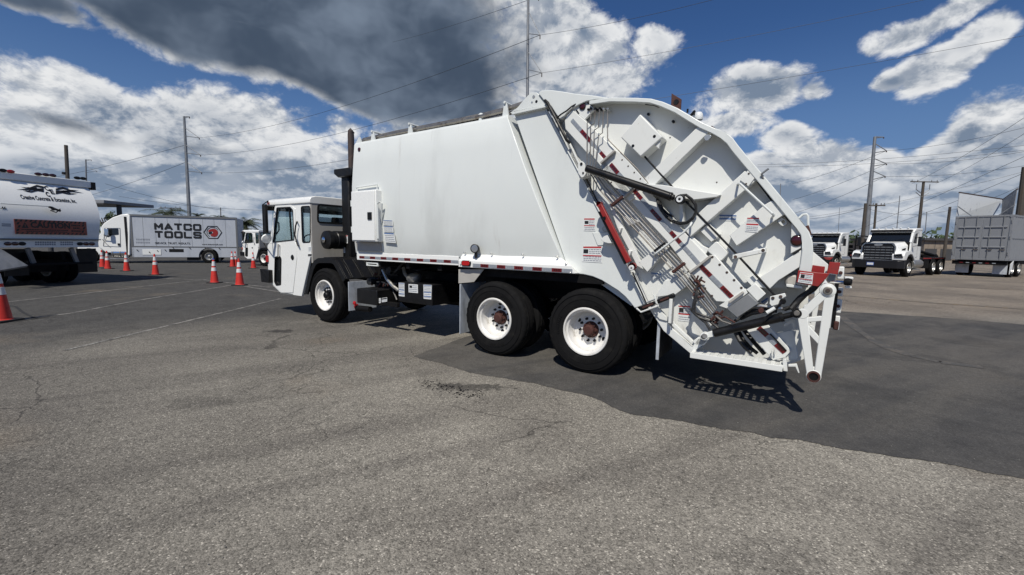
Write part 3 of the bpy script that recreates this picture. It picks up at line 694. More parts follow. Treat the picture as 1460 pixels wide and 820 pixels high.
    decal(fr, T, ((440, 352), (444.4, 352), (444.4, 358), (440, 358)), -.001, (), (.1, .9, 3))
    decal(fr, T, ((439.5, 361.5), (445, 361.5), (444.5, 366), (439, 366)), -.001, ((.2, .8, 'ink_black'),), None)
    # boarding step and lower rear skirt seam
    a, b = S(400.5, 418), S(418, 419); MB().box(a[0], b[0], -.01, .3, a[1]-.01, a[1]+.02).build('step', 'steel', T)
    # front axle and wheels
    return xb, xf, zr, zt

def chassis(T, x0, x1):
    for y in (.78, 1.58):
        MB().box(x0, x1, y, y+.08, .78, 1.04).build('chassis_rail', 'chassis_black', T)
    for x in (-5.2, -4.3, -3.3, -2.2, -.7, .6):
        MB().box(x, x+.1, .85, 1.6, .82, 1.0).build('cross_member', 'chassis_black', T)

# ================================================================ MAIN TRUCK
OX, OY, YAW = .8895, 5.1092, .59227
FR = Frame(OX, OY, -YAW); S = FR.S; PP = FR.P
T = thing('garbage_truck', 'large white rear-loading garbage truck parked in the centre with its hopper facing right', 'garbage truck', (OX, OY, 0), -YAW)
BW = 2.44
cab_xb, cab_xf, cab_zr, cab_zt = build_cab(T, FR)
chassis(T, -7.2, .9)
# wheels
for x, y in ((0, 0), (-1.37, 0)):
    wheel(T, x, y, WM, spin=.9 if x else 0)
    wheel(T, x, y+.63, WM, flip=True)
    wheel(T, x, BW, WM, flip=True); wheel(T, x, BW-.63, WM)
wheel(T, -5.358, .0, WF); wheel(T, -5.358, BW, WF, flip=True)
for x in (0, -1.37): MB().cyl((x, .3, .52), (x, 2.14, .52), .075).lathe([(.08, -.3), (.2, -.15), (.22, 0), (.2, .15), (.08, .3)], (x, 1.2, .52), (0, 1, 0), 20).build('axle', 'chassis_black', T)
MB().cyl((-5.358, .25, .5), (-5.358, 2.19, .5), .06).build('axle', 'chassis_black', T)

# body shell: bulging sides, rear end slants with the hopper
zb = S(652, 376.5, .04)[1]; ztp = S(620, 182, .05)[1]
prof = [(.045, zb), (.045, zb+.09), (.030, zb+.10), (-.012, zb+.45), (-.030, zb+.85), (-.022, zb+1.25), (.008, zb+1.6), (.040, ztp-.05), (.058, ztp-.018), (.085, ztp)]
full = prof + [(BW-y, z) for y, z in prof[::-1]]
mb = MB(); n = len(full)
xr0, zr0 = S(722, 168, 0); xr1, zr1 = S(806, 385, 0)
def xrear(z): return xr0+(xr1-xr0)*(zr0-z)/(zr0-zr1)
xfb = S(505.5, 207, .05)[0]
va = [(xfb, y, z) for y, z in full]; vb = [(xrear(z), y, z) for y, z in full]
NX = 14
vs = []; fs = []
for k in range(NX+1):
    for a, b in zip(va, vb):
        f = k/NX; vs.append((a[0]+(b[0]-a[0])*f, a[1]+.004*sin(k*2.3+a[2]*3)*(1 if 0 < k < NX else 0), a[2]))
for k in range(NX):
    for j in range(n): fs.append((k*n+j, k*n+(j+1) % n, (k+1)*n+(j+1) % n, (k+1)*n+j))
fs += [tuple(range(n)), tuple(range(NX*n, (NX+1)*n))[::-1]]
mb.add(vs, fs); mb.build('body_shell', 'white_paint', T, .008, ang=.9)
# lower rail
MB().box(xfb+.04, S(654, 376, .03)[0], .022, .045, zb-.02, zb+.115).build('lower_rail', 'cab_paint', T, .006)
tape(FR, T, (512.5, 366.6), (653.5, 373.4), .042, 16, .021)
MB().box(xfb+.1, -.3, .55, BW-.55, zb-.15, zb-.001).build('body_sill', 'chassis_black', T)
for x in (-3.9, -3.2, -2.5, -1.8): MB().box(x, x+.08, .08, .55, zb-.12, zb-.002).build('body_outrigger', 'chassis_black', T)
a, b = S(522, 374, .05), S(538.5, 380, .05)
MB().holed([(a[0], a[1]), (b[0], a[1]), (b[0], b[1]), (a[0], b[1])], [[(a[0]+.03, a[1]-.02), (b[0]-.03, a[1]-.02), (b[0]-.03, b[1]+.02), (a[0]+.03, b[1]+.02)]], .05, .2).build('mount_bracket', 'white_paint', T, .004)
c = PP(509.3, 213, -.0); MB().lathe([(.034, .03), (.034, -.012), (.026, -.018), (.001, -.020)], (c.x+.02, .03, c.z), (0, 1, 0), 16).build('marker_light', 'dark_red_lens', T)
# cabinet on the front of the body
yc = -.14
qa, qb, qc, qd = S(500.5, 272, yc), S(535.5, 271, yc), S(534.5, 345.5, yc), S(499.5, 343.5, yc)
zt_, zb_ = (qa[1]+qb[1])/2, (qc[1]+qd[1])/2; x0_, x1_ = qa[0], qb[0]
cb = MB().box(x0_, x1_, yc, .02, zb_, zt_).build('side_cabinet', 'cab_paint', T, .012)
MB().box(x0_+.02, x1_-.02, yc-.014, yc-.001, zb_+.02, zt_-.02).build('cabinet_door', 'cab_paint', cb, .006)
lx, lz = S(528.5, 308, yc); MB().box(lx-.05, lx+.05, yc-.03, yc-.015, lz-.06, lz+.06).build('latch', 'black_plastic', cb, .004)
for zz in (zt_-.2, zb_+.2): MB().cyl((x0_-.01, yc+.01, zz-.05), (x0_-.01, yc+.01, zz+.05), .016).build('hinge', 'white_paint', cb)
MB().tube([(x0_+.04, yc+.08, zt_), (x0_+.04, yc+.08, zt_+.07), (x1_-.06, yc+.08, zt_+.09), (x1_-.06, yc+.08, zt_)], .012, 7).build('grab_rail', 'white_paint', T)
MB().tube([PP(538, 345, .0), PP(539, 340, -.13), PP(538, 291, -.13), PP(541, 287.5, -.13), PP(544.5, 290, -.1), PP(544, 330, -.0)], .014, 7).build('grab_rail', 'white_paint', T)
MB().prism([S(507, 344.5, .0), S(543, 346.5, .0), S(543.5, 359, .0), S(510, 357.5, .0)], -.012, .045).build('access_plate', 'grey_paint', T, .004)
for q in (((546, 313.5), (560, 314.5), (560.5, 322), (546.5, 321)), ((546.8, 322), (560.8, 323), (561.4, 331.5), (547.4, 330.5)), ((547.5, 331.5), (562, 332.5), (564.5, 346.5), (549, 345.5))):
    decal(FR, T, q, -.030, ((.02, .14, 'ink_blue'),), (.2, .95, 4), name='instruction_label')

# roof-top pipes and brackets
pr = [PP(x, y, .18) for x, y in ((513.5, 201.5), (560, 191), (620, 179.5), (680, 167.5), (716, 158.5), (740, 150.5), (757, 141))]
for dy, dz, r_ in ((0, 0, .028), (.07, .045, .026), (.02, -.055, .022), (.13, .0, .022)):
    MB().tube([p+Vector((0, dy, dz)) for p in pr], r_, 7).build('hydraulic_pipe', 'pipe_steel', T)
for px, py in ((531, 199), (584, 189), (720, 161)):
    c = PP(px, py, .1); zz = ztp-.03
    MB().prism([(c.x-.05, zz), (c.x+.06, zz), (c.x+.02, c.z+.12), (c.x-.02, c.z+.12)], .1, .13).cyl((c.x, .08, c.z+.13), (c.x, .34, c.z+.13), .018, n=8).build('pipe_bracket', 'white_paint', T, .003)
MB().prism([S(507.5, 205, .08), S(512.5, 195, .08), S(515, 203, .08)], .07, .1).build('roof_gusset', 'white_paint', T)
c = PP(668, 172.5, .3); MB().box(c.x-.16, c.x+.2, .25, .5, ztp-.01, c.z+.03).build('roof_latch', 'chassis_black', T, .01)
c = PP(686, 170, .2); MB().cyl((c.x, .2, ztp-.02), (c.x, .2, ztp+.1), .035).cyl((c.x, .2, ztp+.1), (c.x, .2, ztp+.13), .05, .02).build('roof_cap', 'white_paint', T)

# exhaust, intake, air cleaner behind the cab
yi = .42
a = FR.P(485.5, 246, yi); b = FR.P(498.8, 352, yi)
MB().box(a.x, b.x, yi, yi+.35, 1.05, a.z).build('intake_duct', 'black_plastic', T, .03)
a2 = FR.P(476, 241.5, yi-.05); b2 = FR.P(499, 251, yi-.05)
MB().prism([(a2.x, a2.z), (b2.x+.05, a2.z), (b2.x+.05, b2.z), (a2.x+.12, b2.z), (a2.x, a2.z-.09)], yi-.06, yi+.42).build('intake_cap', 'black_plastic', T, .02)
c = FR.P(501.3, 240, .72)
MB().tube([(c.x, .72, 1.2), (c.x, .72, FR.P(501, 192, .72).z), (c.x+.005, .72, FR.P(501, 188, .72).z), (c.x+.03, .74, FR.P(501, 186, .72).z)], .062, 14).build('exhaust_pipe', 'rust_dark' if 'rust_dark' in M else 'black_paint', T)
c = FR.P(461, 342, .03)
MB().lathe([(.001, 0), (.05, .0), (.052, .02), (.12, .03), (.17, .05), (.178, .12), (.165, .13), (.165, .22), (.175, .23), (.175, .5), (.165, .52), (.165, .8), (.15, .86), (.001, .86)], (c.x, .03, c.z), (0, 1, 0), 26).build('air_cleaner', 'black_plastic', T)
MB().lathe([(.001, -.014), (.04, -.010), (.055, .001)], (c.x, .025, c.z), (0, 1, 0), 16).build('air_cleaner_cap', 'chrome', T)
MB().box(c.x-.05, c.x+.4, .6, 1.8, 1.0, 1.3).build('engine_cover', 'chassis_black', T, .02)
decal(FR, T, ((489, 335.5), (496, 335.5), (496, 347), (489, 347)), yi-.003, ((.02, .14, 'ink_red'),), (.25, .9, 4))
decal(FR, T, ((489.6, 353), (492.4, 353), (492.4, 360.5), (489.6, 360.5)), yi-.003, (), (.1, .9, 2))

# front wheel arch in black plastic
arc = [S(x, y, .0) for x, y in ((434.5, 417), (438, 400), (443, 381), (447.5, 371.5), (453, 368), (472, 367.5), (478, 371), (484, 381), (492.5, 397.5))]
mb = MB(); inner = []
for i, p in enumerate(arc):
    a = Vector(arc[max(i-1, 0)]); b = Vector(arc[min(i+1, len(arc)-1)]); d = (b-a).normalized(); inner.append((p[0]+d.y*.10, p[1]-d.x*.10))
for i in range(len(arc)-1): mb.prism([arc[i], arc[i+1], inner[i+1], inner[i]], .0, .03)
mb.build('wheel_arch_flange', 'black_plastic', T, .004)
mb = MB(); lo = [(p[0]+.0, p[1]-.02) for p in arc[3:]]
mb.prism(arc[3:]+lo[::-1], .03, .74)
for yy in (.12, .16, .36, .40, .60, .64):
    for i in range(4, len(arc)-1): mb.prism([arc[i], arc[i+1], (arc[i+1][0]+.004, arc[i+1][1]+.014), (arc[i][0]+.004, arc[i][1]+.014)], yy, yy+.018)
mb.build('front_fender', 'black_plastic', T, .003, ang=.4)
mb = MB(); mb.prism(arc[:4]+[(p[0]+.02, p[1]) for p in arc[:4]][::-1], .03, .7); mb.build('wheel_arch_liner', 'black_plastic', T)
# front mud flap hanging across behind the front wheel
xm = S(494, 402, .0)[0]
MB().box(xm, xm+.012, .03, .64, S(499, 446, .0)[1]+.02, S(493, 402, .0)[1]).build('mud_flap', 'mud_flap', T, .003)
mb = MB(); c = FR.X(508, 437, xm+.02); mb.lathe([(.02, 0), (.05, -.003), (.05, -.006), (.02, -.009)], (xm+.02, .18, c.z), (-1, 0, 0), 16); mb.build('flap_clip', 'red_lens', T)

# battery box and hydraulic tank
def chamfer_box(name, px0, px1, y0, y1, z0, z1, m_='chassis_black', bev=.012): return MB().box(px0, px1, y0, y1, z0, z1).build(name, m_, T, bev)
a, b = S(508.5, 411, .05), S(529.5, 434, .05)
chamfer_box('battery_box', a[0], b[0]+.15, .05, .62, b[1]-.01, a[1]+.0, 'black_plastic')
a, b = S(567.7, 403.5, .08), S(616.7, 438, .08)
tk = MB().box(a[0], b[0], .08, .78, b[1]+.02, S(617, 406.5, .08)[1]).build('hydraulic_tank', 'black_paint', T, .008)
ztk = S(617, 406.5, .08)[1]
c = FR.P(592, 396, .35)
MB().lathe([(.001, .07), (.10, .06), (.12, .045), (.125, .0), (.11, -.06)], (c.x, .32, ztk+.06), (0, -.25, 1), 22).build('filler_cap', 'steel', tk)
for i, q in enumerate((((568.6, 403), (576.6, 403.6), (576.9, 423), (568.9, 422)), ((582.6, 405), (595.8, 405.8), (596, 418), (582.8, 416.8)), ((603.8, 405.8), (615.6, 406.4), (615, 427), (604.2, 426)))):
    decal(FR, tk, q, .079, ((.02, .06, 'ink_blue'), (.5, .56, 'ink_blue'), (.78, .84, 'ink_blue')) if i != 1 else (), (.08, .95, 8 if i != 1 else 4), name='instruction_label', pic=(.1, .4, .15, .45) if i == 1 else None)
mb = MB()
mb.tube([PP(546, 385, .35), PP(552, 398, .3), PP(560, 408, .25), PP(568, 414, .3)], .032, 8)
mb.build('hydraulic_hose', 'steel', T)
MB().tube([PP(575.5, 382, .45), PP(577, 390, .4), PP(582, 396, .35), PP(588, 399, .35)], .03, 8).build('hydraulic_hose', 'steel', T)
mb = MB(); rnd = random.Random(3)
for i in range(26):
    p = PP(rnd.uniform(524, 566), rnd.uniform(384, 412), rnd.uniform(.3, .9)); q = p+Vector((rnd.uniform(-.25, .25), rnd.uniform(-.2, .2), rnd.uniform(-.25, .2)))
    if i % 3 == 0: mb.cyl(p, p+Vector((0, .12, 0)), rnd.uniform(.03, .07), n=10)
    else: mb.tube([p, (p+q)/2+Vector((rnd.uniform(-.06, .06), 0, rnd.uniform(-.06, .06))), q], rnd.uniform(.01, .02), 6)
struct(mb.build('hydraulic_plumbing', 'hose', T), 'stuff')
mb = MB()
for i in range(9):
    p = PP(rnd.uniform(524, 560), rnd.uniform(386, 412), rnd.uniform(.28, .5)); mb.cyl(p, p+Vector((.03, 0, .05)), .016, n=8)
struct(mb.build('hose_fittings', 'rust_red', T), 'stuff')
MB().box(S(530, 418, .1)[0], S(566, 418, .1)[0], .1, .16, S(548, 436, .1)[1], S(548, 430, .1)[1]).build('lower_bar', 'chassis_black', T, .004)
MB().cyl(PP(509, 439, .12), PP(528, 441, .12), .05, n=14).build('air_valve', 'chassis_black', T)
decal(FR, T, ((536, 426), (543, 425), (543, 432), (536, 433)), .095, (), (.2, .9, 2)); decal(FR, T, ((544.5, 425), (552, 424), (552, 430), (544.5, 431)), .095, ((.1, .4, 'ink_black'),), (.5, .9, 2))
MB().lathe([(.035, 0), (.035, -.02), (.001, -.03)], PP(506, 432, .05), (0, 1, 0), 12).build('side_reflector', 'red_lens', T)
MB().box(-3.6, -2.1, .95, 1.5, .45, .85).build('gearbox', 'chassis_black', T, .05)
MB().cyl((-3.2, 1.2, .6), (-.1, 1.2, .55), .05).build('drive_shaft', 'chassis_black', T)
MB().box(-2.02, 1.1, .72, 1.72, .95, zb-.02).build('suspension_frame', 'chassis_black', T)

# fender over the rear wheels
fx0, fx1 = S(653.6, 380, -.05)[0], S(742+77, 392, -.05)[0]
zf0, zf1, zf2 = S(737, 385.5, -.05)[1], S(737, 375.5, -.05)[1], S(730, 361.5, .04)[1]
xa, xb_ = S(660.5, 356, .04)[0], S(795, 364, .04)[0]
v = [(fx0, -.05, zf0), (fx1, -.05, zf0), (fx1-.04, -.05, zf1), (fx0, -.05, zf1), (xa, .05, zf2), (xb_, .05, zf2),
     (fx0, .10, zf0), (fx1, .10, zf0), (xa, .10, zf2), (xb_, .10, zf2)]
MB().add(v, [(0, 1, 2, 3), (3, 2, 5, 4), (4, 5, 9, 8), (0, 3, 4, 8, 6), (1, 7, 9, 5, 2), (0, 6, 7, 1), (6, 8, 9, 7)]).build('wheel_fender', 'cab_paint', T, .006, ang=.3)
MB().box(fx0+.01, fx1+.3, .10, .30, zf0-.12, zf0+.1).build('fender_liner', 'chassis_black', T)
MB().prism([S(654, 384, .02), S(690, 384, .02), S(676, 402, .02), S(654, 404, .02)], .015, .03).build('fender_bracket', 'grey_paint', T)
tape(FR, T, (674, 378), (816, 386.5), .045, 11, -.052, first='silver')
c = PP(665, 375.5, -.052)
MB().prism(rrect(c.x-.085, c.x+.085, c.z-.040, c.z+.040, .036), -.066, -.05).build('marker_light', 'black_plastic', T)
MB().prism(rrect(c.x-.072, c.x+.072, c.z-.030, c.z+.030, .028), -.078, -.0661).build('marker_lens', 'red_lens', T, .004)
c = PP(677.5, 357.5, -.06)
mb = MB(); mb.lathe([(.001, .07), (.045, .06), (.062, .0), (.062, -.03), (.05, -.035)], (c.x, c.y, c.z+.03), (-.35, 1, 0), 18); mb.cyl((c.x, c.y+.02, c.z-.1), (c.x, c.y+.02, c.z), .02, n=8)
lp = mb.build('work_lamp', 'black_plastic', T)
MB().disc(Vector((c.x, c.y, c.z+.03))+Vector((-.35, 1, 0)).normalized()*-.031, (-.35, 1, 0), .052, 16).build('lamp_lens', 'chrome', lp)
mb = MB()
for px, py in ((700, 361.5), (745, 363), (662, 360), (657, 377), (657, 369), (794, 366), (807, 376), (813, 389)):
    p = PP(px, py, -.02 if py < 370 else -.052); mb.lathe([(.012, .02), (.012, -.008), (.001, -.012)], p, (0, 1, -.4), 8)
mb.build('fender_bolts', 'steel', T)
# rear mud flap ahead of the tandem and behind the rear wheel
xm = S(655, 470, .0)[0]; MB().box(xm, xm+.014, .0, .62, S(655, 476, 0)[1], S(655, 405, 0)[1]).build('mud_flap', 'mud_flap', T, .003)
xm2 = S(939, 470, .05)[0]; MB().box(xm2, xm2+.012, .04, .66, S(940, 513, .04)[1], S(938, 458, .04)[1]+.06).build('mud_flap', 'black_plastic', T, .002)
MB().box(xm2-.01, xm2+.02, .03, .045, S(940, 513, .04)[1], S(938, 458, .04)[1]+.1).build('flap_edge', 'mud_flap', T)

# ================================================================ HOPPER / TAILGATE (traced on its planes, full width of the truck)
def plate(name, px, y0, y1, m_='tailgate_paint', bevel=.006, parent=None, rnd=0, **kw):
    pts = FR.poly(px, y0)
    if rnd: pts = roundpoly(pts, rnd)
    return MB().prism(pts, y0, y1).build(name, m_, parent or T, bevel, **kw)
def pipe(name, pts, r, m_='tailgate_paint', n=8, parent=None):
    """pts = (px, py, y)"""
    return MB().tube([PP(*p) for p in pts], r*.68, n).build(name, m_, parent or T)
def boss(name, px, py, y, r, t, m_='tailgate_paint', n=16, parent=None):
    r *= .66; p = PP(px, py, y); return MB().lathe([(r, t), (r, 0), (r*.85, -.004), (.001, -.004)], p, (0, 1, 0), n).build(name, m_, parent or T)
YB = .15      # recessed side panel
# pillar and big plain side plate
side_pl = [(733, 163.5), (776, 153), (813, 222), (860, 312), (900, 392), (921.5, 433.5), (905, 440), (898, 431), (891, 423), (881, 414.5), (869, 407), (858, 400), (845, 394.5), (832, 391.5), (812, 390)]
plate('hopper_side_plate', side_pl, .085, .16, 'white_paint', .01)
plate('hopper_core', [(737, 170), (772, 160), (915, 432), (900, 436), (845, 397), (822, 393)], .16, BW-.16, 'white_paint', 0)
plate('hopper_far_side', side_pl, BW-.16, BW-.085, 'white_paint', 0)
plate('pillar_ledge', [(727, 160.5), (779.5, 149.5), (778.5, 152.8), (731, 163.3)], .03, .2, 'white_paint', .004)
pillar_cap = plate('pillar_gusset', [(728, 160), (738, 153), (746, 143), (756.5, 132.2), (765, 131.8), (768, 134.5), (779, 150)], .045, .10, 'white_paint', .006)
for (x, y, r, k) in ((761, 138, .034, 'steel'), (764.8, 144.8, .028, 'black_paint'), (758.6, 146, .02, 'steel')): boss('pivot_pin' if k == 'steel' else 'pin_hole', x, y, .045, r, .0, k, 14, pillar_cap)
pipe('edge_bead', [(777, 153, .07), (813, 222, .07), (860, 312, .07), (900, 392, .07), (922, 434, .07)], .012, 'white_paint')
# white second seam strip along the tailgate edge
plate('hinge_strip', [(779, 150), (788, 158), (795, 170), (800, 180), (812, 202), (826, 232), (830, 262), (852, 296), (905, 388), (926, 438), (921, 434), (898, 388), (858, 306), (812, 218)], .09, .125, 'tailgate_paint', .004)
# black hinge seal / hose at the top
pipe('hinge_hose', [(777, 143.5, .02), (781, 147, .0), (789, 163, .0), (796, 176, .0), (803, 190, .0), (808, 200, .0), (813, 204, .03)], .028, 'black_plastic', 10)
pipe('hinge_hose', [(794, 168, .0), (800, 163, -.01), (808, 158, -.01), (815, 152, .0), (824, 147, .04)], .014, 'black_plastic')
boss('hinge_pin', 794, 172.5, -.0, .035, .06, 'steel')

# roof cowl of the tailgate and outer lip
cowl = [(767, 132.5), (772, 129), (786, 128.3), (802, 130.5), (820, 133.5), (845, 136), (871, 139.8), (862, 141.5), (848, 142), (836, 144.5), (826, 149), (815, 155), (808, 161), (803, 168), (798, 170), (793, 163), (786, 152), (776, 144)]
plate('roof_cowl', cowl, .02, BW-.02, 'white_paint', .008)
lip = [(840, 143.5), (870, 139), (905, 139.3), (928, 140.5), (945, 145), (966, 154), (985, 165), (1003, 175.5), (1020, 183), (1034, 187.5), (1045, 197), (1053, 208), (1074, 233), (1090, 251.5), (1112, 278), (1133, 303.5), (1146, 319), (1154, 331), (1158.5, 344), (1159.5, 357), (1158, 376), (1155, 394), (1152, 408)]
lipP = FR.poly(lip, 0)
ws = [.045]*4+[.05]*2+[.055]*3+[.07]*9+[.08, .085, .09, .09, .09]
lo = MB().band(lipP, ws, .0, .028).build('tailgate_lip', 'white_paint', T, .007)
MB().band(lipP, [.03]*len(lipP), .028, BW-.028).build('tailgate_roof', 'white_paint', T, 0)
MB().band(lipP, ws, BW-.028, BW).build('tailgate_lip', 'white_paint', T, 0)
# recessed side panel A (upper) and the shell that gives the tailgate its bulk
panA = [(776, 146), (803, 166), (812, 156), (832, 146), (870, 143), (928, 146), (985, 168), (1020, 187), (1042, 208), (1068, 245), (1100, 288), (1135, 328), (1153, 352), (1156, 380), (1152, 410), (1098, 411), (1042, 424), (1010, 470), (1000, 497), (985, 503), (945, 470), (926, 438), (895, 385), (830, 262), (800, 190)]
plate('side_panel', panA, YB, YB+.03, 'tailgate_paint', 0)
plate('tailgate_shell', panA, YB+.03, BW-.03, 'tailgate_paint', 0)
# lower recess behind the packer arm
plate('lower_recess_panel', [(1098, 409), (1153, 409), (1152, 440), (1146, 512), (1118, 522), (985, 501), (1002, 470), (1040, 424)], .55, .58, 'tailgate_paint', 0)
plate('lower_shell', [(1040, 412), (1150, 409), (1149, 440), (1130, 508), (1080, 512), (1000, 498), (1010, 470)], .58, BW-.1, 'tailgate_paint', 0)
# lower cheek with the end of the slide
plate('lower_cheek', [(1100, 477), (1126, 471), (1131, 473), (1139, 513), (1116, 515), (1104, 505), (1077, 480)], .06, .09, 'tailgate_paint', .005, rnd=.03)
plate('lower_slide', [(1065, 471), (1095, 463), (1128, 500), (1120, 510), (1102, 514)], .03, .06, 'tailgate_paint', .005)
tape(FR, T, (1081.5, 467), (1119, 502.5), .046, 3, .029, first='red')
MB().bar(PP(1098, 476, .02), PP(1121, 500, .02), .012, .012).build('slide_edge', 'black_paint', T)
# front flange running down to the step
MB().band(FR.poly([(1008, 487), (985, 505), (946, 472), (926, 441), (921, 436)], .0)[::1], .085, .0, .03).build('front_flange', 'tailgate_paint', T, .005)
MB().band(FR.poly([(991, 497), (958, 466), (952, 456)], .03), .04, .05, .09).build('inner_flange', 'tailgate_paint', T, .005)

# ---- slide track
def on(a, b, t): return (a[0]+(b[0]-a[0])*t, a[1]+(b[1]-a[1])*t)
plate('slide_track', [(805, 172), (808, 165), (816, 156.5), (836, 173.5), (878, 214), (905, 248), (975, 330), (1011, 368), (1040, 402), (1012, 422), (983, 387), (950, 343), (919, 310), (893, 280), (833, 214), (806, 184)], .035, YB, 'tailgate_paint', .006)
plate('track_rib', [(838, 214), (845, 209), (905, 281), (897, 287)], .0, .05, 'tailgate_paint', .004)
up = plate('upper_bolt_plate', [(857, 232), (878, 214), (886, 219), (923, 261), (903, 269), (889, 282), (862, 252)], .0, .034, 'tailgate_paint', .005)
lw = plate('lower_bolt_plate', [(984, 388), (1014, 364), (1019, 363), (1062, 413), (1039, 431), (1021, 430)], -.01, .034, 'tailgate_paint', .006)
for a, b, n, par, y in (((887, 228), (913, 255), 4, up, 0), ((871.6, 260), (888, 279.5), 3, up, 0), ((1015.7, 366.5), (1057, 410.5), 5, lw, -.01), ((995.6, 400.5), (1015, 422), 3, lw, -.01)):
    for i in range(n): boss('bolt', *on(a, b, i/(n-1)), y, .02 if par is lw else .014, .0, 'rust_dark' if 'rust_dark' in M else 'steel', 8, par)
for a, b in (((877, 215), (857, 233)), ((903.5, 268.5), (889, 282)), ((1014, 364.5), (984, 388.5)), ((1060, 416), (1040, 431))):
    MB().bar(PP(*a, -.03), PP(*b, -.03), .022, .05).build('cross_strap', 'grey_paint', T, .003)
tape(FR, T, (815.5, 171), (870, 233.5), .042, 4, .033, first='silver')
tape(FR, T, (870.5, 234), (881.5, 247), .042, 1, -.004, first='red'); tape(FR, T, (881.5, 247), (901, 268), .042, 1, -.004, first='silver')
tape(FR, T, (902, 269), (985, 363), .040, 6, .033, first='red'); tape(FR, T, (985.5, 363.5), (998, 378), .040, 1, .033, first='silver')
tape(FR, T, (999, 379), (1044, 424), .042, 3, -.014, first='red')
plate('side_lip_plate', [(836, 173), (812, 152.5), (822, 149.5), (836, 147), (845, 152), (846, 157), (834, 170)], .05, .09, 'tailgate_paint', .004)
# end box: grey sloping cover
v = [PP(1036, 440, -.08), PP(1067, 419, -.08), PP(1081, 433, -.08), PP(1051, 453, -.08)]
MB().prism([(p.x, p.z) for p in v], -.08, .10).build('slide_cover', 'galvanised', T, .004)
plate('slide_end_plate', [(1036, 440), (1025, 436), (1062, 412), (1066, 418)], -.02, .06, 'tailgate_paint', .004)
plate('end_bracket', [(1064, 413), (1077, 404), (1092, 419), (1080, 430)], -.0, .1, 'tailgate_paint', .006)

# ---- braces
plate('brace', [(996, 179.5), (1012, 187), (925, 272), (914, 259)], .02, YB, 'tailgate_paint', .006)
plate('brace', [(1062, 243.5), (1080, 255.5), (984, 338), (975, 326), (1000, 300)], .02, YB, 'tailgate_paint', .006)
plate('brace_cap', [(1068, 240.5), (1079, 250), (1067, 266), (1055, 257)], .005, .02, 'tailgate_paint', .004)
for q in ((1067.6, 247.6), (1063.8, 262.2)): boss('bolt', *q, .004, .014, 0, 'rust_dark', 8)
plate('brace', [(1080, 301), (1090, 292), (1101, 286), (1121, 304), (1050, 351), (1040, 336)], .02, YB, 'tailgate_paint', .006)
plate('brace', [(1152, 350), (1151, 374), (1110, 400), (1098, 412), (1070, 408), (1082, 396.5)], .02, YB+.04, 'tailgate_paint', .006)
plate('brace', [(975, 392), (984, 387.5), (993, 398), (963, 420), (934, 424), (947, 401)], .03, YB, 'tailgate_paint', .005)
plate('brace', [(910, 374), (948, 345), (954, 352), (923, 388)], .03, YB, 'tailgate_paint', .005)
plate('brace', [(947, 401), (984, 372), (990, 378), (967, 399)], .05, YB, 'tailgate_paint', .004)
plate('stiffener', [(998, 329), (1010, 318), (1027, 334), (1022, 340), (1014, 345)], .06, YB, 'tailgate_paint', .004)
plate('stiffener', [(1007, 357), (1022, 343), (1039, 361), (1027, 374)], .04, YB, 'tailgate_paint', .008, rnd=.03)
plate('stiffener', [(973, 342), (984, 334), (1001, 350), (1011, 355), (1006, 363), (998, 359)], .06, YB, 'tailgate_paint', .005)
plate('stiffener', [(1064, 400), (1078, 389), (1092, 404), (1078, 414)], .05, YB, 'tailgate_paint', .004)
plate('hopper_ledge', [(916, 262), (944, 263.5), (1028, 277.5), (1022, 281), (990, 285), (962, 282), (926, 274)], -.03, YB, 'tailgate_paint', .006)
plate('ledge_web', [(968, 290), (973, 290), (975, 316), (969, 316)], .02, YB, 'tailgate_paint', .002)
plate('lower_ledge', [(886, 307), (903, 312), (911, 316), (895, 322)], .03, YB, 'tailgate_paint', .003)
lampb = plate('corner_plate', [(1128.5, 317), (1136, 324), (1143, 334), (1145.5, 352), (1127, 362)], .03, YB, 'tailgate_paint', .005)
pl = PP(1136.3, 343, .03)
MB().lathe([(.052, .0), (.052, -.010), (.042, -.012)], pl, (0, 1, 0), 24).build('lamp_rim', 'black_plastic', lampb)
MB().lathe([(.043, -.010), (.038, -.014), (.02, -.017), (.001, -.018)], pl, (0, 1, 0), 24).build('tail_lamp', 'dark_red_lens', lampb)
lp2 = PP(831, 152, .05)
MB().lathe([(.040, .0), (.040, -.012), (.032, -.014)], lp2, (0, 1, 0), 20).build('lamp_rim', 'black_plastic', T)
MB().lathe([(.033, -.011), (.026, -.015), (.001, -.017)], lp2, (0, 1, 0), 20).build('tail_lamp', 'dark_red_lens', T)
plate('side_slot', [(820.5, 157), (822.5, 156.5), (826, 161.5), (824.5, 162.5)], .045, .05, 'black_paint', 0)
plate('side_slot', [(1131, 361.5), (1139, 356.5), (1140, 358), (1132, 363)], .012, .02, 'black_paint', 0)
mb = MB(); o_ = roundpoly(FR.poly([(1107, 315), (1115, 309.5), (1124, 317), (1116, 324)], .06), .03); i_ = roundpoly(FR.poly([(1113.5, 316), (1117, 312.5), (1120.5, 316.5), (1117, 320)], .06), .015)
mb.holed(o_, [i_], .06, .08); mb.build('lifting_lug', 'tailgate_paint', T, .003)
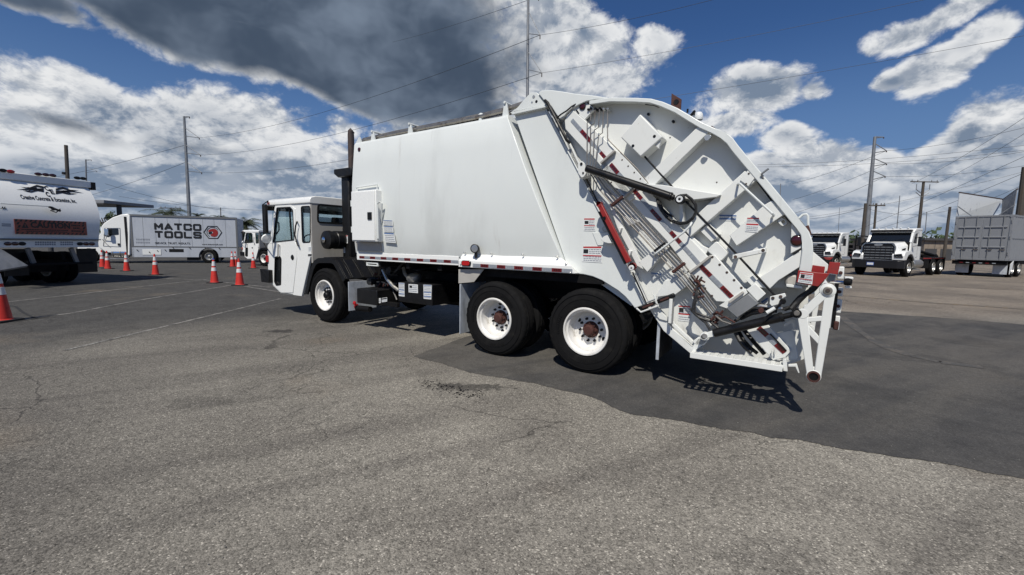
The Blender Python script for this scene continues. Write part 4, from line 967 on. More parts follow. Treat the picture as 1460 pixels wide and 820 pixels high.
# ---- diamond box
db = plate('valve_cover', [(912.5, 162.5), (944.5, 195), (913.2, 224), (885, 196)], -.05, YB, 'tailgate_paint', .012)
for q in ((902.5, 208), (933, 194.5)): boss('bolt', *q, -.05, .026, 0, 'black_paint', 8, db)
for q in ((838.5, 156), (842, 154.6), (848.6, 155), (854.8, 154.6), (860.6, 155.5), (866.3, 155.2)): boss('pipe_fitting', *q, .03, .022, .09, 'black_paint' if q[0] < 856 else 'steel', 10)
for q in ((924, 162.6), (959.5, 173)): boss('bolt', *q, YB-.03, .022, .03, 'black_paint', 8)
for q in ((955.4, 196.3), (1022, 260)): boss('bolt', *q, YB, .012, 0, 'rust_dark', 8)
plate('valve_bracket', [(932, 200), (943, 196), (939, 212), (932, 205)], -.02, .02, 'tailgate_paint', .002)
pipe('inner_groove', [(920, 149, .02), (932, 150.4, .01), (940, 153, .01)], .008, 'black_paint')
# reflector near brace top
plate('glass_marker', [(1003, 196), (1007, 191.5), (1015.5, 193), (1010, 200), (1006, 201)], .0, .012, 'tape_silver', .002, rnd=.02)

# ---- hydraulic pipes
for k, p in enumerate((((842.5, 158), (842, 171.5), (837.2, 175), (836.8, 240)), ((848.6, 157), (847.4, 176), (842, 180), (841.2, 240)), ((854.7, 156), (853, 182), (847.4, 185.6), (845, 240)),
          ((860.2, 156), (859, 189.5), (853.5, 193.6), (848.6, 240)))):
    pipe('hydraulic_pipe', [(x, y, -.01-.01*k) for x, y in p], .009, 'pipe_steel', 7)
pipe('hydraulic_pipe', [(866.3, 156, .0), (866.2, 196.5, .0), (868.5, 200.5, .0), (909, 241.5, .0), (928, 266, .03)], .009, 'pipe_steel', 7)
for k in range(5):
    o = (k-2)*4.0
    s_ = (837+k*2.6, 238, -.03)
    pipe('hydraulic_pipe', [s_, (862+o*.9, 266-o*.55, -.03), (880+o*.8, 287-o*.7, -.03), (940+o*.75, 352-o*.7, -.035), (968+o*.8, 382-o*.7, -.035), (1001+o*.7, 422-o*.5, -.035), (1018+o*.5, 444-o*.5, -.03)], .0115, 'steel' if k in (1, 3) else 'pipe_steel', 8)
for (x, y) in ((880, 287), (967.5, 382)): MB().bar(PP(x-8.5, y+6.5, -.035), PP(x+9, y-7, -.035), .032, .045).build('pipe_clamp', 'rust_red', T, .006)
for (x, y) in ((941, 352),): MB().bar(PP(x-8, y+6, -.035), PP(x+8, y-6, -.035), .02, .04).build('pipe_clamp', 'black_paint', T, .004)

# ---- upper cylinder with lugs and slider rod
A = PP(834.5, 239.5, -.12); B = PP(961, 282, -.12)
cy = MB().cyl(A+(B-A)*.015, A+(B-A)*.955, .041, n=22).cyl(A+(B-A)*.955, A+(B-A)*.975, .044, n=22).cyl(A+(B-A)*.975, B, .03, n=16).build('lift_cylinder', 'black_paint', T, .004)
c = PP(970, 284.5, -.12); MB().lathe([(.03, -.035), (.044, -.035), (.047, -.025), (.047, .03), (.03, .03)], c, (0, 1, 0), 22).build('cylinder_eye', 'black_paint', cy)
MB().lathe([(.014, -.04), (.030, -.042), (.033, -.036), (.032, .0), (.014, .0)], c, (0, 1, 0), 20).build('pin', 'label_white', cy)
MB().cyl(c+Vector((0, .02, 0)), c+Vector((0, .26, 0)), .03).build('pin_shaft', 'steel', cy)
lg = plate('cylinder_lug', [(824, 232), (829, 229), (833, 233), (834.5, 241), (836, 247), (832, 252.5), (829, 253.5), (824, 247)], -.08, -.05, 'tailgate_paint', .003, rnd=.02)
for q, r in (((828.7, 233.8), .026), ((831.3, 246.6), .018)): boss('pin', *q, -.085, r, 0, 'black_paint', 12, lg)
plate('cylinder_lug', [(824, 236), (834, 236), (836, 250), (826, 254)], -.05, .09, 'tailgate_paint', 0)
pipe('slide_rod', [(917, 221, .03), (968, 277, .02), (1047, 359, .02), (1109, 426, .0)], .016, 'black_paint')
# hose loop
pipe('loop_hose', [(969, 279, -.1), (978, 278, -.08), (986, 284, -.05), (992, 293, -.04), (992.5, 302, -.03), (988, 311, -.02), (980, 317.5, -.02), (969, 319, -.01), (958, 315, -.01), (950, 309, 0), (943, 300, 0), (939, 291, .02), (937, 284, .04)], .021, 'hose', 10)
pipe('loop_hose', [(940, 288, .02), (945, 298, .02), (952, 305, .02), (960, 309, .03)], .018, 'black_paint', 8)
mb = MB()
pth = [PP(*p) for p in ((988, 311, -.02), (980, 317.5, -.02), (969, 319, -.01), (958, 315, -.01), (950, 309, 0))]
for i in range(len(pth)-1):
    for k in range(4):
        c = pth[i]+(pth[i+1]-pth[i])*((k+.5)/4); d = (pth[i+1]-pth[i]).normalized()*.006; mb.cyl(c-d, c+d, .017, n=10)
mb.build('hose_guard', 'black_paint', T)

# ---- hand rails
def rail(pts, r=.016, name='hand_rail'): return pipe(name, pts, r, 'white_paint')
rail([(1052, 263, .04), (1053, 261.5, -.06), (1055, 262, -.09), (1101, 304.5, -.09), (1103.5, 307, -.07), (1100, 311, .04)])
rail([(933, 364.5, .04), (932, 364, -.06), (935, 361.5, -.09), (975, 331, -.09), (984, 322, -.09), (986, 318, -.06), (984, 321, .04)])
hb = MB().bar(PP(1048, 366, -.10), PP(1092, 356.5, -.10), .046, .02).build('grip_bar', 'tailgate_paint', T, .008)
for q in ((1048.5, 366.4), (1088, 357)): boss('bolt', *q, -.11, .024, 0, 'rust_dark', 10, hb)
MB().box(*[f(S(1046, 370, .0)[0], S(1051, 362, 0)[0]) for f in (min, max)], -.09, YB, S(1048, 369, 0)[1], S(1048, 363, 0)[1]).box(*[f(S(1086, 370, .0)[0], S(1091, 362, 0)[0]) for f in (min, max)], -.09, YB, S(1088, 360, 0)[1], S(1088, 354, 0)[1]).build('grip_mount', 'tailgate_paint', hb)

# ---- red turnbuckle
A = PP(855, 291.5, -.06); B = PP(897, 374, -.06)
tb = MB().bar(A, B, .056, .045).lathe([(.032, -.028), (.032, .028), (.001, .028)], A, (0, 1, 0), 14).lathe([(.042, -.024), (.042, .028), (.001, .028)], PP(902, 380, -.06), (0, 1, 0), 16).build('turnbuckle', 'red_paint', T, .006)
o = Vector((-.042, .015, -.018)); MB().bar(A+o+(B-A)*.1, B+o, .024, .05).build('turnbuckle_rail', 'black_paint', T, .003)
boss('turnbuckle_washer', 900, 382, -.095, .046, .01, 'label_white', 20, tb); boss('turnbuckle_pin', 900, 382, -.10, .014, 0, 'rust_red', 10, tb)
boss('turnbuckle_nut', 861.5, 311, -.09, .03, 0, 'black_paint', 10, tb)
pipe('turnbuckle_rod', [(902, 388, -.0), (923, 436, .02)], .013, 'black_paint'); pipe('turnbuckle_rod', [(905, 389, .02), (926, 434, .03)], .008, 'steel')
c = PP(863, 326.5, .05); MB().tube([c+Vector((cos(a)*.035, 0, sin(a)*.028)) for a in [2*pi*i/16 for i in range(17)]], .006, 6).build('safety_ring', 'steel', T)
plate('turnbuckle_flange', [(868, 290), (874, 294), (904, 352), (917, 384), (908, 379), (897, 357), (880, 325)], .03, .09, 'tailgate_paint', .004)
for q in ((885, 327), (899, 360)): plate('gusset', [(q[0]-4, q[1]-3), (q[0]+1, q[1]-2), (q[0]-2, q[1]+5)], -.02, .05, 'tailgate_paint', .002)
fl = plate('latch_plate', [(844.5, 331.5), (868, 331.5), (873, 344), (873, 349), (852, 350)], .075, .085, 'white_paint', .003)
plate('latch_hook', [(856, 341), (862, 336.5), (867, 335), (873, 347), (867, 347), (860, 345)], -.04, .075, 'tailgate_paint', .004, parent=fl)

# ---- lower latch handle
A = PP(913, 440, -.08); B = PP(962, 420.5, -.08)
lh = MB().bar(A, A+(B-A)*.48, .040, .04).bar(A+(B-A)*.5, B, .048, .05).build('latch_handle', 'black_paint', T, .012)
for f0, f1 in ((.1, .4), (.62, .85)): MB().bar(A+(B-A)*f0+Vector((0, -.034, 0)), A+(B-A)*f1+Vector((0, -.034, 0)), .02, .02).build('latch_screw', 'rust_red', lh)
pipe('latch_bracket', [(922, 431, .02), (936, 426, -.1), (938.5, 436, -.1), (914, 445, -.1), (908, 440, -.02)], .016, 'tailgate_paint')
pipe('latch_bracket', [(932, 420, .0), (934, 424, -.1), (936, 432, -.1), (940, 437, .0)], .014, 'white_paint')
MB().bar(PP(957, 426, -.09), PP(955, 461, -.09), .032, .03).build('latch_arm', 'tailgate_paint', T, .005)
pipe('latch_rod', [(961, 424, -.05), (958.5, 462, -.05)], .012, 'steel')
plate('latch_gusset', [(929, 442), (937, 438), (950, 452), (951, 458), (940, 455)], -.02, .04, 'tailgate_paint', .004)
plate('hinge_block', [(911, 449), (930, 444), (932, 452), (916, 457)], .15, .6, 'chassis_black', 0)

# ---- lower packer cylinder
A = PP(1006, 478, -.10); B = PP(1134, 447.5, -.10)
lc = MB().cyl(A+(B-A)*.10, A+(B-A)*.86, .042, n=24).cyl(A+(B-A)*.84, A+(B-A)*.88, .046, n=24).cyl(A+(B-A)*.86, B, .026, n=16).build('packer_cylinder', 'black_paint', T, .004)
c = PP(1004.5, 479, -.10); MB().lathe([(.025, -.05), (.038, -.045), (.038, .05), (.025, .05)], c, (0, 1, 0), 18).bar(c, A+(B-A)*.1, .055, .05).build('cylinder_foot', 'tailgate_paint', lc, .004)
boss('pin', 1004.5, 479, -.15, .04, 0, 'steel', 16, lc)
c = PP(1136, 446.5, -.12); MB().lathe([(.014, -.045), (.038, -.045), (.041, -.035), (.041, .045), (.014, .045)], c, (0, 1, 0), 22).build('cylinder_eye', 'black_paint', lc)
boss('pin', 1136, 446.5, -.178, .036, 0, 'pipe_steel', 20, lc)
plate('cylinder_mount', [(987, 487), (994, 482), (1010, 484), (1004, 492), (992, 492)], .0, .1, 'tailgate_paint', .004)
pipe('release_rod', [(1088, 458, -.18), (1112, 434, -.16), (1116, 428, -.12)], .018, 'black_paint'); pipe('release_sleeve', [(1093, 446, -.2), (1105, 439, -.19)], .024, 'tailgate_paint')
vb = plate('valve_bracket', [(1098, 423), (1119, 418), (1121, 422.5), (1113, 427), (1110, 434), (1100, 437), (1097, 433)], -.10, -.08, 'tailgate_paint', .004)
for q in ((1102, 425), (1113, 423)): boss('bolt', *q, -.105, .022, 0, 'rust_dark', 10, vb)
boss('release_knob', 1116, 430, -.14, .04, .05, 'black_paint', 12)
# hoses around the cylinder
rnd = random.Random(11)
for (pts, r, k) in (
    (((1050, 455, .02), (1060, 445, .0), (1072, 438, -.02), (1085, 436, -.03), (1100, 438, -.02), (1115, 440, 0)), .024, 'steel'),
    (((1048, 458, .05), (1060, 450, .02), (1075, 443, 0), (1090, 441, 0), (1108, 444, .0)), .024, 'hose'),
    (((1056, 455, .0), (1072, 448, -.04), (1090, 444, -.05), (1104, 445, -.04)), .02, 'black_paint'),
    (((1070, 442, .1), (1085, 434, .05), (1100, 439, .0), (1118, 441, .02), (1130, 436, .1)), .018, 'hose'),
    (((1172, 398, .0), (1160, 412, .02), (1148, 420, .05), (1136, 432, .05), (1128, 441, .02)), .035, 'hose'),
    (((1166, 404, .1), (1154, 415, .06), (1140, 424, .08), (1128, 438, .08), (1118, 441, .06)), .03, 'black_paint'),
    (((1001, 395, .0), (994, 405, -.03), (992, 420, -.05), (989, 433, -.06), (987, 444, -.05), (996, 452, -.05), (1012, 458, -.04), (1024, 468, -.06)), .02, 'hose'),
    (((985, 396, .0), (990, 410, -.03), (995, 420, -.05), (990, 436, -.05), (992, 446, -.05), (1008, 452, -.05), (1020, 456, -.04)), .018, 'hose'),
    (((984, 440, -.02), (992, 449, -.04), (1006, 460, -.04), (1012, 470, -.05)), .02, 'hose'),
    (((988, 398, .0), (998, 415, -.03), (1000, 424, -.03)), .022, 'black_paint'),
    (((1020, 450, -.05), (1030, 458, -.09), (1042, 462, -.1)), .014, 'pipe_steel'), (((1022, 455, -.04), (1034, 452, -.09), (1048, 460, -.1)), .014, 'rust_red'),
    (((1048, 472, .15), (1054, 485, .12), (1062, 495, .1), (1072, 503, .1)), .03, 'hose'), (((1053, 472, .2), (1060, 485, .14), (1070, 496, .12), (1080, 504, .12)), .026, 'black_paint'),
    (((1060, 470, .2), (1074, 487, .15), (1090, 505, .1)), .03, 'black_paint'), (((1045, 470, .2), (1050, 480, .16), (1066, 500, .1)), .02, 'steel')):
    pipe('hydraulic_hose', [tuple(p) for p in pts], r, k, 8)
mb = MB()
for i in range(22):
    x, y = (rnd.uniform(1016, 1030), rnd.uniform(446, 460)) if i < 10 else (rnd.uniform(986, 1004), rnd.uniform(395, 425)); p = PP(x, y, rnd.uniform(-.06, .0)); d = Vector((rnd.uniform(-1, 1), rnd.uniform(-.4, .4), rnd.uniform(-1, 1))).normalized()*.03
    mb.cyl(p-d, p+d, rnd.uniform(.008, .014), n=6)
struct(mb.build('hose_fittings', 'rust_red', T), 'stuff')
boss('hose_clamp', 1085, 443, -.06, .04, .04, 'rust_red', 6)
plate('lower_hook', [(1116, 463), (1129, 454), (1135, 456), (1134, 469), (1131, 468), (1129, 460), (1118, 466)], -.04, -.01, 'tailgate_paint', .004)

# ---- triangular container arm (near side and its twin on the far side)
def arm(y0, y1, far=False):
    q = lambda a, b: Vector(S(a, b, y0))if not far else Vector(S(a, b, -.16))
    top, lef, bot = q(1180.3, 414.5), q(1144, 449), q(1160, 536.8)
    mb = MB(); cnt = [0]
    def seg(a, b, w0, w1=None):
        cnt[0] += 1; e = cnt[0]*.0012
        w1 = w1 or w0; d = (b-a).normalized(); n = Vector((-d.y, d.x)); mb.prism([tuple(a-n*w0/2), tuple(b-n*w1/2), tuple(b+n*w1/2), tuple(a+n*w0/2)], y0+e, y1-e)
    seg(top, lef, .062, .07); seg(q(1143.5, 446), q(1155.5, 535), .075, .055); seg(q(1183.5, 418), q(1165.5, 537), .072, .055)
    seg(q(1146, 457), q(1179, 453.8), .042); seg(q(1147, 464), q(1171, 490), .048)
    for c, r in ((top, .060), (bot, .056), (q(1144.5, 447.5), .045)): cnt[0] += 1; mb.cyl((c.x, y0-.002+cnt[0]*.0003, c.y), (c.x, y1+.002, c.y), r, n=28)
    cnt[0] += 1; e = cnt[0]*.0012
    mb.prism([tuple(p) for p in (q(1146, 436), q(1153, 433), q(1157, 436), q(1154, 446), q(1146, 450))], y0+e, y1)
    mb.prism([tuple(p) for p in (q(1153.5, 524), q(1168, 524), q(1167, 534), q(1155, 534))], y0+e+.001, y1)
    o = mb.build('container_arm', 'tailgate_paint', T, .005)
    if not far:
        boss('arm_bush', 1180.3, 414.5, y0-.006, .072, .005, 'tailgate_paint', 24, o); boss('arm_pin', 1180.3, 414.5, y0-.018, .052, .01, 'pipe_steel', 20, o); boss('arm_bolt', 1180.3, 414.5, y0-.026, .026, .01, 'rust_dark' if 'rust_dark' in M else 'rust_red', 8, o)
        c = PP(1160, 536.8, y0); MB().lathe([(.050, .002), (.050, -.016), (.036, -.016), (.034, .03)], c, (0, 1, 0), 28).build('arm_bush', 'rust_red', o)
        MB().disc(c+Vector((0, -.0045, 0)), (0, 1, 0), .037, 24).build('arm_bore', 'chassis_black', o)
    return o
arm(-.16, -.10); arm(BW+.10, BW+.16, True)
bx = S(1180.3, 414.5, -.13); MB().cyl((bx[0], -.1, bx[1]), (bx[0], BW+.1, bx[1]), .032, n=16).build('arm_cross_tube', 'tailgate_paint', T)
bx = S(1176, 440, -.1); MB().bar(PP(1186.5, 412, -.06), PP(1180, 467, -.06), .035, .10).build('rear_post', 'tailgate_paint', T, .006)
# rear lamp bar seen edge-on
for (x0, y0_, x1, y1_) in ((1199, 380, 1198, 398), (1197.5, 410, 1196, 422), (1196, 427, 1193.8, 446), (1193.2, 450, 1191, 470)):
    MB().bar(PP(x0, y0_, .25), PP(x1, y1_, .25), .050, .05).build('rear_bracket', 'tailgate_paint', T, .008)
    p = PP((x0+x1)/2, (y0_+y1_)/2, .22); MB().lathe([(.016, .0), (.016, -.012), (.001, -.014)], p, (0, 1, 0), 8).build('bolt', 'rust_red', T)
MB().bar(PP(1193, 402, .27), PP(1187, 466, .27), .03, .1).build('rear_rail', 'black_paint', T)
MB().bar(PP(1193, 458, .22), PP(1191, 470, .22), .04, .05).build('rear_bumper_pad', 'rust_red', T, .01)
pipe('rear_latch_rod', [(1183, 401.5, .1), (1204, 402.8, .05)], .02, 'chrome')
c = PP(1209, 402, .05); MB().lathe([(.014, -.025), (.030, -.025), (.034, 0), (.028, .025), (.001, .028)], c, (.9, -.3, 0), 14).build('winch_knob', 'chassis_black', T)
MB().bar(PP(1204, 396, .1), PP(1216, 396.5, .1), .02, .10).bar(PP(1205, 409.5, .1), PP(1214, 409.5, .1), .016, .08).build('winch_frame', 'tailgate_paint', T, .004)

# ---- red guards and the white gusset
plate('rear_gusset', [(1156, 356), (1163, 362), (1181, 377), (1179, 392), (1152, 392)], .10, .16, 'tailgate_paint', .004)
plate('side_box', [(1121, 392), (1137, 391), (1140, 411), (1122, 413.5), (1119, 404)], .06, .3, 'grey_paint', .02, rnd=.05)
plate('side_box_lip', [(1121, 405), (1144, 408), (1144, 412), (1121, 409)], .0, .05, 'tailgate_paint', .004)
rg = plate('red_guard', [(1138, 385.3), (1158, 388), (1183, 390), (1177, 398), (1166.5, 408.8), (1150, 406), (1135.4, 402.7)], -.06, -.04, 'red_paint', .004)
plate('red_guard', [(1158.5, 378), (1176.5, 380.3), (1175, 389.5), (1156.5, 387.6)], .02, .04, 'red_paint', .003)
plate('red_guard', [(1183, 373.5), (1198.5, 374.5), (1194.5, 391.5), (1178.5, 389.5)], .02, .04, 'red_paint', .003)
plate('red_guard', [(1174, 367), (1188, 367), (1184, 371), (1178, 370.5)], .5, .52, 'red_paint', .003)
decal(FR, rg, ((1141, 388), (1159.5, 390), (1158, 405.5), (1137.5, 402.2)), -.0605, ((.06, .16, 'ink_red'), (.60, .67, 'ink_red')), (.2, .95, 5), pic=(.1, .4, .2, .55))
plate('shade_box', [(1183, 391), (1192, 392), (1191, 401), (1180, 402)], .08, .3, 'galvanised', 0)

# ---- things on top of the tailgate
yt = .5
sg = MB().prism(FR.poly([(957.5, 133), (971.5, 141.5), (970.5, 157), (956.5, 151)], yt), yt, yt+.02).build('top_plate', 'rust_red', T, .003)
boss('plate_marking', 964, 145.5, yt-.004, .045, .003, 'black_paint', 14, sg)
pipe('beacon_bracket', [(980, 161, .5), (980.5, 155.5, .5)], .016, 'black_paint'); pipe('beacon_bracket', [(984, 166, .4), (990, 159, .4), (989, 164, .5)], .022, 'black_paint')
c = PP(996, 166, .55); MB().lathe([(.045, -.04), (.05, -.02), (.046, .02), (.032, .042), (.001, .05)], c, (0, 0, 1), 18).build('strobe_lamp', 'label_white', T)
c = PP(989, 163.5, .5); MB().lathe([(.03, -.04), (.032, .0), (.026, .02), (.001, .03)], c, (0, 0, 1), 14).build('strobe_lamp', 'label_white', T)
MB().bar(PP(1014, 181, .03), PP(1021, 185.5, .03), .02, .03).build('lip_stop', 'rust_red', T)
pipe('lip_hook', [(1093, 262, .03), (1087, 253, -.0), (1086, 248, -.02), (1091, 244, -.02), (1096, 240.5, -.02)], .014, 'galvanised')
pipe('rear_grab_rail', [(1139, 311, .1), (1145, 306, .1), (1150, 305.5, .1), (1152, 308, .1), (1152.5, 325, .1), (1155, 332, .1)], .016, 'white_paint')
pipe('rear_spring', [(1150, 322, .06), (1153, 330, .06), (1154.5, 336, .06)], .024, 'rust_red')

# ---- step grating
pa = S(984, 503.5, -.13); pb = S(1116, 522.5, -.13)
zs = (pa[1]+pb[1])/2; sx0, sx1 = pa[0], pb[0]
mb = MB()
st = MB().box(sx0, sx1, -.135, -.12, zs-.05, zs+.005).build('step_edge', 'tailgate_paint', T, .003)
for k, y in enumerate((-.05, .02, .09)): MB().box(sx0, sx1, y, y+.012, zs-.02, zs).build('step_slat', 'tailgate_paint', T)
for i in range(12):
    x = sx0+(sx1-sx0-.03)*i/11; MB().box(x, x+.035, -.12, .12, zs-.022, zs+.004).build('step_tread', 'tailgate_paint', T, .003)
plate('step_bracket', [(1116, 513), (1121, 512), (1123, 530), (1116.5, 529)], -.1, -.02, 'tailgate_paint', .004)
plate('step_bracket', [(1124, 520), (1136, 519), (1140, 532), (1138, 532), (1134, 523), (1124, 523)], -.08, -.05, 'tailgate_paint', .003)
for q in ((1101, 502), (1105, 500)): pipe('step_bolt', [(q[0], q[1]-2, -.0), (q[0], q[1]+5, -.0)], .012, 'tailgate_paint')

# ---- warning stickers
for q, pic, rws in ((((832.5, 311.5), (848.5, 311.5), (849, 329.5), (832.5, 329)), (.08, .42, .2, .45), 6), (((831, 351.5), (858.5, 351.5), (858.5, 374.8), (830, 373)), (.05, .3, .18, .45), 7)):
    decal(FR, T, q, .083, ((.0, .1, 'ink_red'), (.55, .62, 'ink_red')), (.14, .96, rws), pic=pic)
decal(FR, T, ((928, 388.5), (943.5, 390.5), (942, 400), (927, 397.5)), YB-.002, ((.0, .16, 'ink_blue'),), (.25, .95, 3))
decal(FR, T, ((967, 435.5), (985, 436.8), (984.5, 459), (966.5, 457)), YB-.002, ((.0, .08, 'ink_red'), (.5, .58, 'ink_red')), (.12, .96, 6), pic=(.08, .45, .14, .42))
decal(FR, T, ((1025, 306.5), (1051, 307), (1050, 315), (1025, 314.5)), YB-.002, ((.0, .22, 'ink_blue'), (.55, .8, 'ink_blue')), (.3, .95, 3), name='maker_label')
decal(FR, T, ((1065, 310.5), (1083, 310.5), (1081, 331.5), (1062.5, 330)), .018, ((.0, .08, 'ink_red'), (.42, .52, 'ink_red')), (.12, .96, 7))
decal(FR, T, ((1084, 430), (1095, 423), (1095, 432), (1090, 436)), YB+.0, ((.1, .4, 'ink_blue'),), (.5, .9, 2))

# ================================================================ TRAFFIC CONES
def cone(px, py, label, s=1.0, stripes=2, tip='cone_orange', rot=0.0, dirty=False):
    p = gpt(px, py)
    t = thing('traffic_cone', label, 'traffic cone', (p.x, p.y, 0), rot, 'orange traffic cones set out on the lot', s)
    MB().prism_z(roundpoly([(-.19, -.19), (.19, -.19), (.19, .19), (-.19, .19)], .04), 0, .035).build('base', 'cone_base', t, .004)
    H = .90; r = lambda z: .135-(.135-.025)*z/H
    b = MB(); b.lathe([(r(0)+.01, .035), (r(.06), .05), (r(.40), .40), (r(.62), .62), (r(.84), .84)], (0, 0, 0), (0, 0, 1), 28); b.build('cone_body', 'cone_orange', t)
    MB().lathe([(r(.84), .84), (r(.90), .895), (.018, .9), (.016, .9), (.014, .84)], (0, 0, 0), (0, 0, 1), 20).build('cone_tip', tip, t)
    for a, c in ((.44, .56), (.62, .78)): MB().lathe([(r(a)-.002, a-.002), (r(a)+.004, a), (r(c)+.004, c), (r(c)-.002, c+.002)], (0, 0, 0), (0, 0, 1), 28).build('reflective_band', 'cone_white', t)
cone(2, 458.5, 'orange traffic cone cut by the left edge of the photo, beside the painted lines', 1.12)
cone(154, 383.5, 'front cone of the close pair at the rear corner of the left truck', .97)
cone(146.5, 381, 'brighter cone half hidden behind another at the rear corner of the left truck', .97)
cone(181, 386.5, 'cone in front of the fuel tank of the white box truck, standing in shadow', .95)
cone(222, 392, 'cone at the pointed end of the left truck shadow, below the box truck panels', .97)
cone(306, 403.5, 'cone with blue tape wrapped round its tip, near the white painted lines', .97, tip='tape_blue')
cone(342, 407, 'tall orange cone on the white line crossing, closest to the garbage truck cab', 1.0)
cone(331.5, 380.5, 'left cone of the far pair behind the box truck tail', .95)
cone(336.2, 380.3, 'right cone of the far pair behind the box truck tail', .95)
cone(361.5, 382.5, 'lone far cone in front of the small white cab-over truck wheel', .95)

# ================================================================ FAR CAB-OVER TRUCK (partly behind the garbage truck cab)
class Frame2(Frame): pass
T2 = thing('garbage_truck', 'far white cab-over truck half hidden behind the cab of the big garbage truck', 'garbage truck', (-14.30, 24.75, 0), -.40, None, .86)
T2.location = (-14.30+5.358*.86*cos(.40), 24.75-5.358*.86*sin(.40), 0)
build_cab(T2, FR); chassis(T2, -7.2, .9)
wheel(T2, -5.358, 0, WF); wheel(T2, -5.358, BW, WF, flip=True); wheel(T2, 0, 0, WM); wheel(T2, 0, BW, WM, flip=True)
link('front_fender', bpy.data.objects['front_fender'].data, T2); link('wheel_arch_flange', bpy.data.objects['wheel_arch_flange'].data, T2)
b = MB().prism_x([(y, z) for y, z in full], -4.3, -.6).build('body_shell', 'white_paint', T2)

# ================================================================ CONVENTIONAL CAB WHEELS
WG = {k: v for k, v in WM.items()}
WS = wheel_meshes('small', dish=.10, hubm='steel', rim='steel', n=48)

# ================================================================ BOX TRUCK with tool company lettering
L_, R_ = Vector((-22.5, 25.5)), Vector((-17.57, 27.5)); rz = atan2(R_.y-L_.y, R_.x-L_.x)
FM = Frame(L_.x, L_.y, rz); s = FM.S
BT = thing('box_truck', 'white and silver box truck with black MATCO TOOLS lettering and a sleeper-roof cab', 'truck', (L_.x, L_.y, 0), rz)
z1 = (s(188, 303.5)[1]+s(338, 313.5)[1])/2; z0 = .36; bl = s(338, 340)[0]; BWm = 2.2
zsk = s(260, 352)[1]
MB().box(.0, bl, .0, BWm, zsk, z1).build('cargo_box', 'box_silver', BT, .03)
sk = [(0, z0), (s(289, 370)[0]-.0, z0)]; cxw = s(298, 366)[0]; rw = .52
arcw = [(cxw-rw*cos(a), .42+rw*sin(a)) for a in [i*pi/12 for i in range(13)]]
MB().prism([(0, zsk), (0, z0)]+[(cxw-rw, z0)]+arcw+[(cxw+rw, z0), (bl, z0), (bl, zsk)], -.02, .3).build('side_skirt', 'box_silver', BT, .01)
MB().box(-.02, .09, -.02, .04, z0, z1).box(bl-.05, bl+.04, -.03, .1, z0, z1).build('corner_post', 'trim_grey', BT)
MB().box(-.02, bl+.03, -.04, .05, z1-.08, z1+.03).build('roof_rail', 'trim_grey', BT)
MB().box(-.02, bl+.02, -.035, .0, zsk-.03, zsk+.025).build('rub_rail', 'trim_grey', BT)
for i in range(1, 9): MB().box(bl*i/9-.006, bl*i/9+.006, -.006, .0, zsk+.03, z1-.08).build('panel_seam', 'galvanised', BT)
for (a, b_, c, d) in ((203, 230, 355.5, 363.5),): 
    p, q = s(a, c, -.02), s(b_, d, -.02); MB().box(p[0], q[0], -.04, -.02, q[1], p[1]).build('skirt_door', 'label_white', BT, .006)
p, q = s(241, 355, -.02), s(262, 359.5, -.02); MB().box(p[0], q[0], -.03, -.02, q[1], p[1]).build('vent_grille', 'black_plastic', BT)
for px, py in ((212.5, 359), (235, 356), (195, 356), (224, 357), (246, 352.5), (270, 353), (292, 353), (312, 353.5)):
    p = s(px, py, -.04); MB().cyl((p[0], -.05, p[1]), (p[0]+.05, -.05, p[1]-.06), .022, n=6).build('skirt_latch', 'black_plastic', BT)
def mtext(txt, x0, x1, y0, y1, m_='ink_black', bold=0.0):
    a = s(x0, (y0+y1)/2, -.01); b_ = s(x1, (y0+y1)/2, -.01); c = s((x0+x1)/2, y0, -.01); d_ = s((x0+x1)/2, y1, -.01)
    text(txt, ((a[0]+b_[0])/2, -.012, (c[1]+d_[1])/2), .5, m_, BT, bold=bold, fit=(b_[0]-a[0], c[1]-d_[1]))
# wide squared capitals drawn as strokes: unit cell 1 x 1, stroke .2 high / .17 wide
GL = {'M': [[(0, 0), (0, 1), (.5, .35), (1, 1), (1, 0)]], 'A': [[(0, 0), (.5, 1), (1, 0)], [(.2, .28), (.8, .28)]], 'T': [[(0, 1), (1, 1)], [(.5, 1), (.5, 0)]],
      'C': [[(1, .7), (1, .9), (.9, 1), (.1, 1), (0, .9), (0, .1), (.1, 0), (.9, 0), (1, .1), (1, .3)]], 'O': [[(.1, 0), (0, .1), (0, .9), (.1, 1), (.9, 1), (1, .9), (1, .1), (.9, 0), (.1, 0)]],
      'L': [[(0, 1), (0, 0), (1, 0)]], 'S': [[(1, .84), (1, .92), (.9, 1), (.1, 1), (0, .92), (0, .6), (.1, .52), (.9, .48), (1, .4), (1, .08), (.9, 0), (.1, 0), (0, .08), (0, .16)]]}
def bigword(word, x0, x1, y0, y1):
    a = s(x0, (y0+y1)/2, -.01); b_ = s(x1, (y0+y1)/2, -.01); c = s((x0+x1)/2, y0, -.01); d_ = s((x0+x1)/2, y1, -.01)
    X0, X1, Z1, Z0 = a[0], b_[0], c[1], d_[1]; n = len(word); gap = (X1-X0)*.025; cw = (X1-X0-gap*(n-1))/n; sw = (Z1-Z0)*.25
    for i, ch in enumerate(word):
        ox = X0+i*(cw+gap)+sw/2; mb = MB(); k = 0
        for st in GL[ch]:
            pts = [(ox+(cw-sw)*u, Z0+sw/2+(Z1-Z0-sw)*v) for u, v in st]
            for p, q in zip(pts, pts[1:]):
                d = (Vector(q)-Vector(p)).normalized()*sw*.28; k += 1
                mb.bar((p[0]-d.x, -.012-k*.0003, p[1]-d.y), (q[0]+d.x, -.012-k*.0003, q[1]+d.y), sw, .01)
        mb.build('lettering', 'ink_black', BT, smooth=False, merge=False)
